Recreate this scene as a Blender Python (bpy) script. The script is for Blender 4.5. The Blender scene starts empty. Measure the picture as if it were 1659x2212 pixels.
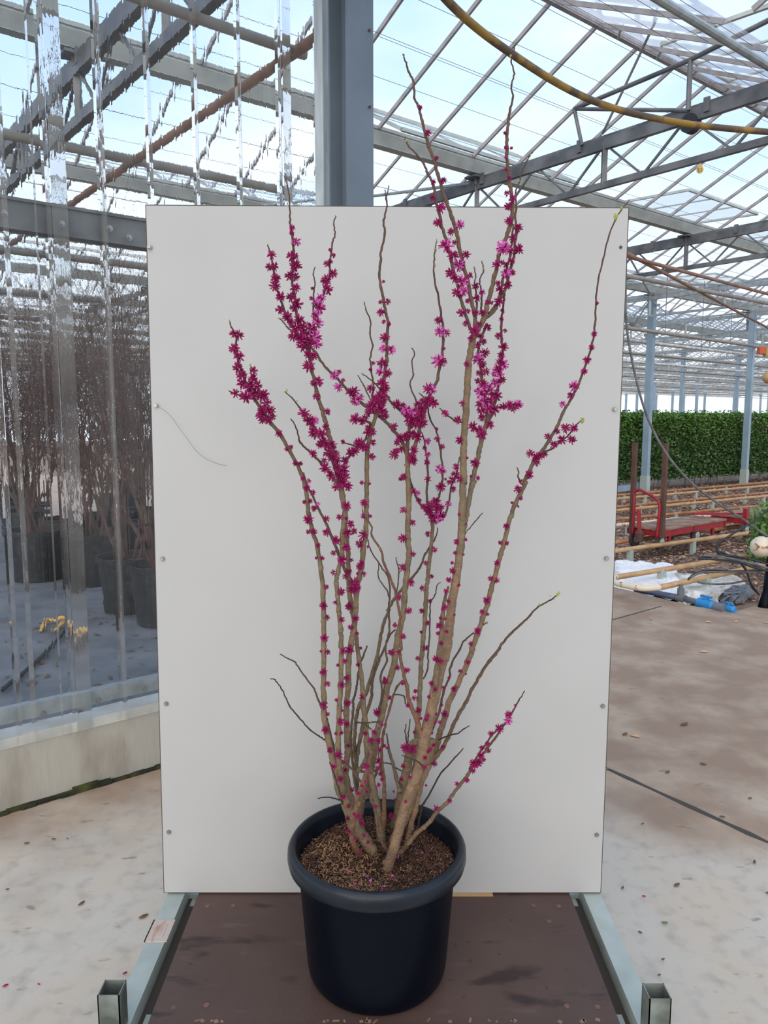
import bpy, math, random
import numpy as np
from mathutils import Vector, Matrix
C = bpy.context.scene.collection
R = random.Random(7)
# ---------------------------------------------------------------- camera
F = 1661.0; TH = math.atan(203/1661); CT, ST = math.cos(TH), math.sin(TH); CZ = 1.6
cam = bpy.data.cameras.new('camera'); co = bpy.data.objects.new('camera', cam); C.objects.link(co)
cam.sensor_fit = 'HORIZONTAL'; cam.sensor_width = 36; cam.lens = 36*F/1659; cam.clip_end = 500; cam.clip_start = .05
co.location = (0, 0, CZ); co.rotation_euler = (math.pi/2-TH, 0, 0)
sc = bpy.context.scene; sc.camera = co
# ---------------------------------------------------------------- exposure, sky, sun
sc.view_settings.view_transform = 'Standard'; sc.view_settings.look = 'None'
sc.view_settings.exposure = 0.2; sc.view_settings.gamma = 1; sc.view_settings.use_curve_mapping = False
SKY = 1.72; SUN = 2.6
w = bpy.data.worlds.new('overcast_sky'); sc.world = w; w.use_nodes = True
nt = w.node_tree; nt.nodes.clear()
tc = nt.nodes.new('ShaderNodeTexCoord'); mp = nt.nodes.new('ShaderNodeMapping'); mp.inputs['Scale'].default_value = (1, 1, 2.2)
nz = nt.nodes.new('ShaderNodeTexNoise'); nz.inputs['Scale'].default_value = 2.1; nz.inputs['Detail'].default_value = 5; nz.inputs['Roughness'].default_value = .5
cr = nt.nodes.new('ShaderNodeValToRGB'); e = cr.color_ramp.elements
e[0].position = .42; e[0].color = (.345, .485, .74, 1); e[1].position = .64; e[1].color = (.585, .635, .69, 1)
sx = nt.nodes.new('ShaderNodeSeparateXYZ'); mr = nt.nodes.new('ShaderNodeMapRange')
mr.inputs['From Min'].default_value = .05; mr.inputs['From Max'].default_value = .40; mr.inputs['To Min'].default_value = .85; mr.inputs['To Max'].default_value = 0
mx = nt.nodes.new('ShaderNodeMix'); mx.data_type = 'RGBA'; mx.inputs[7].default_value = (.56, .63, .69, 1)
bg = nt.nodes.new('ShaderNodeBackground'); bg.inputs[1].default_value = SKY
ow = nt.nodes.new('ShaderNodeOutputWorld')
L = nt.links.new
L(tc.outputs['Generated'], mp.inputs[0]); L(mp.outputs[0], nz.inputs['Vector']); L(nz.outputs[0], cr.inputs[0])
L(tc.outputs['Generated'], sx.inputs[0]); L(sx.outputs['Z'], mr.inputs['Value']); L(mr.outputs[0], mx.inputs[0])
L(cr.outputs[0], mx.inputs[6]); L(mx.outputs[2], bg.inputs[0]); L(bg.outputs[0], ow.inputs[0])
sl = bpy.data.lights.new('hazy_sun', 'SUN'); sl.energy = SUN; sl.angle = math.radians(70); sl.color = (1, .87, .72)
so = bpy.data.objects.new('hazy_sun', sl); C.objects.link(so); so.rotation_euler = (math.radians(64), 0, math.radians(-10))
# ---------------------------------------------------------------- geometry of the house: u runs along the gutters, w across the bays
AZ = math.radians(51); D1 = (math.sin(AZ), math.cos(AZ)); D2 = (-D1[1], D1[0])
def P(u, w_, z=0): return (u*D1[0]+w_*D2[0], u*D1[1]+w_*D2[1], z)
def ray(px, py):
    v = py-1106; return (px-829.5, F*CT-v*ST, -(F*ST+v*CT))
def aty(px, py, y):
    r = ray(px, py); t = y/r[1]; return (r[0]*t, y, CZ+r[2]*t)
def atz(px, py, z):
    r = ray(px, py); t = (z-CZ)/r[2]; return (r[0]*t, r[1]*t, z)
def atw(px, py, w_):
    r = ray(px, py); t = w_/(r[0]*D2[0]+r[1]*D2[1]); return (r[0]*t, r[1]*t, CZ+r[2]*t)
# ---------------------------------------------------------------- materials
def mat(name, col, rough=.6, metal=0, col2=None, scale=8, bump=0, bscale=30, detail=4, attr=None, lo=.35, hi=.65, spec=.5, trans=0, stretch=None):
    m = bpy.data.materials.new(name); m.use_nodes = True; n = m.node_tree; b = n.nodes['Principled BSDF']
    b.inputs['Base Color'].default_value = (*col, 1); b.inputs['Roughness'].default_value = rough; b.inputs['Metallic'].default_value = metal
    b.inputs['Specular IOR Level'].default_value = spec
    t = n.nodes.new('ShaderNodeTexCoord'); vec = t.outputs['Object']
    if stretch:
        mp = n.nodes.new('ShaderNodeMapping'); mp.inputs['Scale'].default_value = stretch; n.links.new(vec, mp.inputs[0]); vec = mp.outputs[0]
    src = None
    if col2:
        q = n.nodes.new('ShaderNodeTexNoise'); q.inputs['Scale'].default_value = scale; q.inputs['Detail'].default_value = detail; n.links.new(vec, q.inputs['Vector'])
        r = n.nodes.new('ShaderNodeValToRGB'); r.color_ramp.elements[0].position = lo; r.color_ramp.elements[1].position = hi
        r.color_ramp.elements[0].color = (*col, 1); r.color_ramp.elements[1].color = (*col2, 1)
        n.links.new(q.outputs[0], r.inputs[0]); src = r.outputs[0]; n.links.new(src, b.inputs['Base Color'])
    if attr:
        a = n.nodes.new('ShaderNodeVertexColor'); a.layer_name = attr
        if src:
            k = n.nodes.new('ShaderNodeMix'); k.data_type = 'RGBA'; k.blend_type = 'MULTIPLY'; k.inputs[0].default_value = 1
            n.links.new(a.outputs[0], k.inputs[6]); n.links.new(src, k.inputs[7]); n.links.new(k.outputs[2], b.inputs['Base Color'])
        else: n.links.new(a.outputs[0], b.inputs['Base Color'])
    if bump:
        q = n.nodes.new('ShaderNodeTexNoise'); q.inputs['Scale'].default_value = bscale; q.inputs['Detail'].default_value = 5; n.links.new(vec, q.inputs['Vector'])
        k = n.nodes.new('ShaderNodeBump'); k.inputs['Strength'].default_value = bump; k.inputs['Distance'].default_value = .01
        n.links.new(q.outputs[0], k.inputs['Height']); n.links.new(k.outputs[0], b.inputs['Normal'])
    return m
M = {}
M['steel'] = mat('galvanised_steel', (.30, .33, .34), .45, .5, (.42, .46, .47), 14)
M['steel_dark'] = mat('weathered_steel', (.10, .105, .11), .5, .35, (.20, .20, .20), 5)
M['gutter'] = mat('gutter_aluminium', (.34, .36, .34), .5, .2, (.44, .46, .43), 6)
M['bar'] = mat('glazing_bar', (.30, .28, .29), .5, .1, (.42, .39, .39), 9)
M['far_metal'] = mat('haze_tinted_far_steel', (.42, .43, .43), .6, 0, (.55, .56, .55), 5)  # far bars: distance haze put into the colour as a lighter tone
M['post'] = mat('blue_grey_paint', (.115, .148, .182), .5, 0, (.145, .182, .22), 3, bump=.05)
M['post_far'] = mat('haze_tinted_blue_grey_paint', (.24, .33, .41), .5, 0, (.30, .40, .48), 3)  # post colour lightened to imitate haze over the background
M['wire'] = mat('screen_wire', (.16, .16, .18), .5)
M['rust'] = mat('rusty_pipe', (.30, .11, .05), .6, .1, (.44, .22, .10), 9, bump=.2)
M['rust2'] = mat('tan_pipe', (.42, .24, .11), .5, .1, (.50, .34, .18), 8, bump=.1)
M['cream'] = mat('cream_paint', (.70, .60, .46), .5, 0, (.25, .10, .05), 14, lo=.58, hi=.66, detail=6)
M['pipe_grey'] = mat('dull_pipe', (.26, .23, .20), .5, .1, (.36, .33, .29), 6)
M['pipe_brown'] = mat('brown_pipe', (.20, .105, .075), .55, .1, (.30, .17, .12), 6)
M['hose'] = mat('yellow_brown_hose', (.28, .16, .02), .5, 0, (.09, .055, .03), 5, lo=.42, hi=.52)
M['black'] = mat('black_rubber', (.015, .016, .018), .5)
M['grey_hose'] = mat('grey_black_hose', (.06, .06, .06), .5, 0, (.16, .15, .14), 12)
M['board'] = mat('white_laminate', (.408, .404, .396), .45, 0, (.424, .420, .412), 3, spec=.3)
M['strip'] = mat('bright_galvanised', (.40, .44, .44), .45, .1, (.56, .60, .60), 7, stretch=(3, 3, .6))
M['edge'] = mat('dark_edge_and_rail_shade', (.05, .04, .03), .7)  # also serves as painted shade inside the trolley rails
M['screw'] = mat('screw_metal', (.30, .30, .29), .35, .8)
M['pot'] = mat('blue_black_plastic', (.0008, .0018, .0050), .36, 0, (.0016, .003, .007), 5, bump=.05, bscale=60, spec=.11)
M['pot_rim'] = mat('worn_rim_with_sky_sheen', (.004, .007, .013), .33, 0, (.011, .015, .022), 9, bump=.06, bscale=60, spec=.32)  # worn, and lighter than the body: sky reflection put into the colour
M['blackpot'] = mat('dusty_black_plastic', (.006, .007, .009), .5, 0, (.03, .033, .037), 20, lo=.5, hi=.75)
M['soil'] = mat('dark_potting_soil', (.007, .003, .002), .9, 0, (.03, .012, .007), 60, bump=1, bscale=120)
M['chip'] = mat('bark_chips', (1, 1, 1), .7, attr='Col')
M['bark'] = mat('redbud_bark', (.75, .75, .75), .75, 0, (1.15, 1.12, 1.08), 45, bump=.5, bscale=160, attr='Col')
M['bud'] = mat('magenta_buds', (.165, .003, .045), .55, 0, (.36, .012, .13), 90, spec=.25, attr=None)
M['pink'] = mat('pink_petals', (.46, .03, .26), .55, 0, (.72, .16, .52), 90, spec=.25)
M['leafbud'] = mat('yellow_green_buds', (.20, .24, .03), .5, 0, (.34, .34, .06), 80)
M['leaf'] = mat('hedge_leaves', (1, 1, 1), .45, attr='Col', spec=.4)
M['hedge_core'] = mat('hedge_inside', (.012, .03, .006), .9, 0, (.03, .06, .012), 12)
M['red'] = mat('red_paint', (.38, .012, .025), .45, 0, (.26, .012, .02), 6)
M['cartwood'] = mat('weathered_plywood', (.17, .09, .055), .8, 0, (.33, .21, .14), 7, bump=.4)
M['brownsteel'] = mat('brown_rusty_steel', (.075, .034, .026), .7, 0, (.12, .055, .04), 7)
M['tyre'] = mat('dusty_tyre', (.035, .032, .03), .8, 0, (.08, .07, .06), 9)
M['stand'] = mat('pale_green_steel', (.45, .52, .48), .5, .2)
M['concrete'] = mat('plinth_concrete', (.38, .355, .30), .85, 0, (.20, .165, .125), 5.5, bump=.3, bscale=40, lo=.50, hi=.80, stretch=(1, 1, .35), detail=7)
M['sill'] = mat('whitewashed_sill', (.52, .50, .45), .8, 0, (.66, .65, .60), 9, bump=.2)
M['fabric'] = mat('grey_ground_fabric', (.085, .095, .11), .8, 0, (.15, .16, .175), 3, bump=.6, bscale=9)
M['path'] = mat('sandy_path', (.40, .29, .22), .85, 0, (.47, .36, .28), 2)
M['earth'] = mat('brown_earth', (.13, .08, .055), .95, 0, (.30, .205, .145), 3.5, bump=1, bscale=14, detail=8)
M['sheet'] = mat('crumpled_white_film', (.78, .78, .78), .5, 0, (.88, .88, .88), 6, bump=.3, bscale=25)
M['sheet_dirty'] = mat('dirty_film', (.45, .41, .36), .6, 0, (.80, .79, .76), 6, bump=.5, bscale=25)
M['pvc'] = mat('grey_pvc', (.14, .15, .17), .45)
M['pvc_blue'] = mat('blue_grey_pvc', (.07, .095, .16), .45)
M['valve'] = mat('bright_blue_plastic', (.02, .22, .52), .4)
M['moss'] = mat('wet_moss', (.012, .014, .005), .95, 0, (.07, .075, .008), 10, bump=1, bscale=30, lo=.45, hi=.72)
M['twig'] = mat('reddish_twigs', (.060, .034, .029), .8, 0, (.105, .060, .048), 6)
M['twig_brown'] = mat('grey_brown_twigs', (.09, .07, .045), .8, 0, (.15, .12, .085), 6)
M['card'] = mat('faded_card', (.50, .42, .36), .8, 0, (.42, .22, .17), 60, stretch=(1, .35, 1), lo=.5, hi=.7)
M['yellow'] = mat('yellow_tag', (.62, .42, .10), .5)
M['orange'] = mat('orange_box', (.55, .10, .03), .5); M['mustard'] = mat('mustard_box', (.42, .30, .10), .5)
M['rivet'] = mat('rust_brown_rivet', (.13, .065, .045), .7, 0, (.19, .10, .07), 60)
M['ink'] = mat('dark_ink', (.05, .03, .02), .6)
M['tape'] = mat('orange_tape', (.60, .27, .06), .6, 0, (.75, .50, .15), 20)
M['greenleaf'] = mat('green_leaves', (.05, .14, .02), .5, 0, (.10, .22, .04), 20)
M['deadleaf'] = mat('dead_leaf', (.10, .06, .03), .8); M['paleleaf'] = mat('pale_leaf', (.50, .30, .17), .8)
M['trolley_steel'] = mat('green_grey_galvanised', (.32, .36, .33), .45, .2, (.46, .51, .47), 9, lo=.3, hi=.7)
M['tube_steel'] = mat('stained_galvanised_tube', (.085, .095, .075), .5, .3, (.24, .27, .24), 12)

def glass(name, haze, hazecol, gloss, bump=0, ior=None):
    m = bpy.data.materials.new(name); m.use_nodes = True; n = m.node_tree; n.nodes.clear(); l = n.links.new
    o = n.nodes.new('ShaderNodeOutputMaterial'); a = n.nodes.new('ShaderNodeMixShader'); b = n.nodes.new('ShaderNodeMixShader')
    g = n.nodes.new('ShaderNodeBsdfGlossy'); g.inputs['Roughness'].default_value = .08; g.inputs[0].default_value = (1, 1, 1, 1)
    if ior:
        t = n.nodes.new('ShaderNodeBsdfRefraction'); t.inputs['IOR'].default_value = ior; t.inputs['Roughness'].default_value = 0; t.inputs[0].default_value = (.97, .985, .99, 1)
        tcx = n.nodes.new('ShaderNodeTexCoord'); mpx = n.nodes.new('ShaderNodeMapping'); mpx.inputs['Scale'].default_value = (26, 26, 9)
        q = n.nodes.new('ShaderNodeTexNoise'); q.inputs['Scale'].default_value = 1; q.inputs['Detail'].default_value = 3
        k = n.nodes.new('ShaderNodeBump'); k.inputs['Strength'].default_value = bump; k.inputs['Distance'].default_value = .02
        l(tcx.outputs['Object'], mpx.inputs[0]); l(mpx.outputs[0], q.inputs['Vector']); l(q.outputs[0], k.inputs['Height']); l(k.outputs[0], t.inputs['Normal'])
    else:
        t = n.nodes.new('ShaderNodeBsdfTransparent'); t.inputs[0].default_value = (.97, .985, .99, 1)
    d = n.nodes.new('ShaderNodeBsdfDiffuse'); d.inputs[0].default_value = (*hazecol, 1)
    tl = n.nodes.new('ShaderNodeBsdfTranslucent'); tl.inputs[0].default_value = (*hazecol, 1)
    ad = n.nodes.new('ShaderNodeMixShader'); ad.inputs[0].default_value = .5; l(d.outputs[0], ad.inputs[1]); l(tl.outputs[0], ad.inputs[2])
    fr = n.nodes.new('ShaderNodeFresnel'); fr.inputs[0].default_value = 1.3; mu = n.nodes.new('ShaderNodeMath'); mu.operation = 'MULTIPLY'; mu.inputs[1].default_value = gloss
    l(fr.outputs[0], mu.inputs[0]); l(mu.outputs[0], a.inputs[0]); l(t.outputs[0], a.inputs[1]); l(g.outputs[0], a.inputs[2])
    if haze > .015:
        tc2 = n.nodes.new('ShaderNodeTexCoord'); n2 = n.nodes.new('ShaderNodeTexNoise'); n2.inputs['Scale'].default_value = 3.5; n2.inputs['Detail'].default_value = 8
        m2 = n.nodes.new('ShaderNodeMapRange'); m2.inputs['From Min'].default_value = .3; m2.inputs['From Max'].default_value = .75; m2.inputs['To Min'].default_value = haze*.5; m2.inputs['To Max'].default_value = haze*1.6
        l(tc2.outputs['Object'], n2.inputs['Vector']); l(n2.outputs[0], m2.inputs['Value']); l(m2.outputs[0], b.inputs[0])
    else: b.inputs[0].default_value = haze
    l(a.outputs[0], b.inputs[1]); l(ad.outputs[0], b.inputs[2]); l(b.outputs[0], o.inputs[0])
    return m
M['glass'] = glass('roof_glass', .006, (.8, .85, .85), .5)
M['glass_haze'] = glass('vent_glass', .16, (.75, .85, .85), .8)
M['plastic'] = glass('clear_corrugated_plastic', .05, (.62, .60, .56), .6, bump=.11, ior=1.05)
M['plastic_dirty'] = glass('dirty_plastic_seam', .22, (.50, .45, .39), 1.0, bump=.35, ior=1.10)

def floor_mat():
    m = mat('stained_concrete', (.42, .40, .37), .8, bump=.12, bscale=25); n = m.node_tree; l = n.links.new; b = n.nodes['Principled BSDF']
    t = n.nodes.new('ShaderNodeTexCoord')
    def noise(s, d, off=0, st=(1, 1, 1)):
        q = n.nodes.new('ShaderNodeTexNoise'); q.inputs['Scale'].default_value = s; q.inputs['Detail'].default_value = d
        mp = n.nodes.new('ShaderNodeMapping'); mp.inputs['Location'].default_value = (off, off, 0); mp.inputs['Scale'].default_value = st; l(t.outputs['Object'], mp.inputs[0]); l(mp.outputs[0], q.inputs['Vector']); return q.outputs[0]
    def ramp(s, a, b_, ca=0, cb=1):
        r = n.nodes.new('ShaderNodeMapRange'); r.inputs['From Min'].default_value = a; r.inputs['From Max'].default_value = b_; r.inputs['To Min'].default_value = ca; r.inputs['To Max'].default_value = cb; l(s, r.inputs['Value']); return r.outputs[0]
    def mixc(f, a, c, bl='MIX'):
        k = n.nodes.new('ShaderNodeMix'); k.data_type = 'RGBA'; k.blend_type = bl
        if isinstance(f, float): k.inputs[0].default_value = f
        else: l(f, k.inputs[0])
        for s, i in ((a, 6), (c, 7)):
            if isinstance(s, tuple): k.inputs[i].default_value = (*s, 1)
            else: l(s, k.inputs[i])
        return k.outputs[2]
    sp = n.nodes.new('ShaderNodeSeparateXYZ'); l(t.outputs['Object'], sp.inputs[0])
    # brown dirt carried in from the beds lies thickest towards the far side of the slab and near the wall
    far = ramp(sp.outputs['Y'], 2.3, 4.0, -.16, .34)
    ad = n.nodes.new('ShaderNodeMath'); ad.operation = 'ADD'; l(noise(1.1, 6), ad.inputs[0]); l(far, ad.inputs[1])
    base = mixc(ramp(ad.outputs[0], .46, .64), (.505, .45, .375), (.285, .190, .128))
    base = mixc(ramp(noise(3.6, 9, 3), .42, .64, 0, .5), base, (.52, .405, .295))
    base = mixc(ramp(noise(16, 8, 9), .50, .72, 0, .42), base, (.25, .21, .175))
    base = mixc(ramp(noise(9, 3, 5, (1, 2.2, 1)), .66, .72, 0, .6), base, (.15, .125, .105))
    l(base, b.inputs['Base Color']); return m
M['floor'] = floor_mat()
def deck_mat():
    m = mat('brown_film_faced_plywood', (.07, .042, .036), .5, bump=.08, bscale=80); n = m.node_tree; l = n.links.new; b = n.nodes['Principled BSDF']
    t = n.nodes.new('ShaderNodeTexCoord')
    def lay(prev, col, scale, lo, hi, amt, st, off):
        mp = n.nodes.new('ShaderNodeMapping'); mp.inputs['Scale'].default_value = st; mp.inputs['Location'].default_value = (off, off, 0); l(t.outputs['Object'], mp.inputs[0])
        q = n.nodes.new('ShaderNodeTexNoise'); q.inputs['Scale'].default_value = scale; q.inputs['Detail'].default_value = 6; l(mp.outputs[0], q.inputs['Vector'])
        r = n.nodes.new('ShaderNodeMapRange'); r.inputs['From Min'].default_value = lo; r.inputs['From Max'].default_value = hi; r.inputs['To Max'].default_value = amt; l(q.outputs[0], r.inputs['Value'])
        k = n.nodes.new('ShaderNodeMix'); k.data_type = 'RGBA'; l(r.outputs[0], k.inputs[0]); k.inputs[7].default_value = (*col, 1)
        if isinstance(prev, tuple): k.inputs[6].default_value = (*prev, 1)
        else: l(prev, k.inputs[6])
        return k.outputs[2]
    c = lay((.070, .038, .031), (.105, .062, .047), 3, .4, .7, .8, (1, 1, 1), 0)
    c = lay(c, (.020, .008, .008), 6, .60, .68, .85, (1, 2.4, 1), 4)
    c = lay(c, (.13, .10, .09), 30, .62, .72, .35, (.3, 1, 1), 2)
    l(c, b.inputs['Base Color']); return m
M['deck'] = deck_mat()
# ---------------------------------------------------------------- mesh helpers
class MB:
    def __init__(s): s.v = []; s.f = []; s.c = []; s.mi = []
    def add(s, vs, fs, col=None, mi=0):
        o = len(s.v); s.v.extend(vs); s.f.extend([tuple(i+o for i in f) for f in fs]); s.mi.extend([mi]*len(fs))
        s.c.extend([(col or (1, 1, 1))]*len(vs))
    def box(s, c, sz, ax=None, mi=0):
        ax = ax or ((1, 0, 0), (0, 1, 0), (0, 0, 1)); vs = []
        for i in (-.5, .5):
            for j in (-.5, .5):
                for k in (-.5, .5):
                    vs.append(tuple(c[q]+ax[0][q]*i*sz[0]+ax[1][q]*j*sz[1]+ax[2][q]*k*sz[2] for q in range(3)))
        s.add(vs, [(0, 1, 3, 2), (4, 6, 7, 5), (0, 4, 5, 1), (2, 3, 7, 6), (0, 2, 6, 4), (1, 5, 7, 3)], mi=mi)
    def ubox(s, u, w_, z, su, sw, sz, mi=0): s.box(P(u, w_, z), (su, sw, sz), ((D1[0], D1[1], 0), (D2[0], D2[1], 0), (0, 0, 1)), mi)
    def beam(s, a, b, wd, ht=None, up=(0, 0, 1), mi=0):
        ht = ht or wd; a = Vector(a); b = Vector(b); d = b-a
        if d.length < 1e-6: return
        x = d.normalized(); y = Vector(up).cross(x)
        if y.length < 1e-4: y = Vector((1, 0, 0))
        y.normalize(); z = x.cross(y); s.box(tuple((a+b)/2), (d.length, wd, ht), (tuple(x), tuple(y), tuple(z)), mi)
    def tube(s, pts, rad, n=8, cap=True, cols=None, mi=0):
        pts = [Vector(p) for p in pts]; m = len(pts); rad = rad if isinstance(rad, (list, tuple)) else [rad]*m
        o = len(s.v); t0 = (pts[1]-pts[0]).normalized(); nr = t0.orthogonal().normalized()
        for i, p in enumerate(pts):
            t = (pts[min(i+1, m-1)]-pts[max(i-1, 0)])
            t = t.normalized() if t.length > 1e-9 else t0
            nr = (nr-t*nr.dot(t)); nr = nr.normalized() if nr.length > 1e-6 else t.orthogonal().normalized(); bn = t.cross(nr)
            for k in range(n):
                a = 2*math.pi*k/n; q = p+(nr*math.cos(a)+bn*math.sin(a))*rad[i]; s.v.append(tuple(q)); s.c.append(cols[i] if cols else (1, 1, 1))
        for i in range(m-1):
            for k in range(n):
                a = o+i*n+k; b = o+i*n+(k+1) % n; s.f.append((a, b, b+n, a+n)); s.mi.append(mi)
        if cap:
            s.f.append(tuple(o+k for k in range(n))[::-1]); s.f.append(tuple(o+(m-1)*n+k for k in range(n))); s.mi += [mi, mi]
    def lathe(s, prof, n=64, c=(0, 0, 0), mi=0, wob=None):
        o = len(s.v)
        for j, (r, z) in enumerate(prof):
            for k in range(n):
                a = 2*math.pi*k/n; s.v.append((c[0]+r*math.cos(a), c[1]+r*math.sin(a), c[2]+z)); s.c.append((1, 1, 1))
        for j in range(len(prof)-1):
            for k in range(n):
                a = o+j*n+k; b = o+j*n+(k+1) % n; s.f.append((a, b, b+n, a+n)); s.mi.append(mi)
    def build(s, name, m, parent=None, smooth=False, vcol=False):
        me = bpy.data.meshes.new(name); me.from_pydata(s.v, [], s.f)
        for q in (m if isinstance(m, list) else [m]): me.materials.append(M[q] if isinstance(q, str) else q)
        if isinstance(m, list): me.polygons.foreach_set('material_index', s.mi)
        if smooth: me.polygons.foreach_set('use_smooth', [True]*len(s.f))
        if vcol:
            ca = me.color_attributes.new('Col', 'FLOAT_COLOR', 'POINT')
            ca.data.foreach_set('color', [x for c in s.c for x in (*c, 1)])
        me.update(); ob = bpy.data.objects.new(name, me); C.objects.link(ob)
        if parent is not None: ob.parent = parent; ob.matrix_parent_inverse = parent_inv(parent)
        return ob
def parent_inv(p):
    # mesh parts are modelled in world space, only the empties carry a location
    return (Matrix.Translation(p.location)@p.rotation_euler.to_matrix().to_4x4()).inverted() if p.type == 'EMPTY' else Matrix.Identity(4)
def tag(o, label, cat, group=None, kind=None):
    o['label'] = label; o['category'] = cat
    if group: o['group'] = group
    if kind: o['kind'] = kind
    return o
def thing(name, loc, label, cat, group=None):
    o = bpy.data.objects.new(name, None); C.objects.link(o); o.location = loc; o.empty_display_size = .1
    return tag(o, label, cat, group)
def struct(o): o['kind'] = 'structure'; return o
def smooth_path(pts, rad, k=4):
    """Catmull-Rom through points and radii"""
    P_ = [Vector(p) for p in pts]; n = len(P_); op = []; orr = []
    for i in range(n-1):
        a, b, c, d = P_[max(i-1, 0)], P_[i], P_[i+1], P_[min(i+2, n-1)]
        for j in range(k):
            t = j/k; op.append(.5*((2*b)+(c-a)*t+(2*a-5*b+4*c-d)*t*t+(3*b-a-3*c+d)*t**3)); orr.append(rad[i]*(1-t)+rad[i+1]*t)
    op.append(P_[-1]); orr.append(rad[-1]); return op, orr
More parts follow.
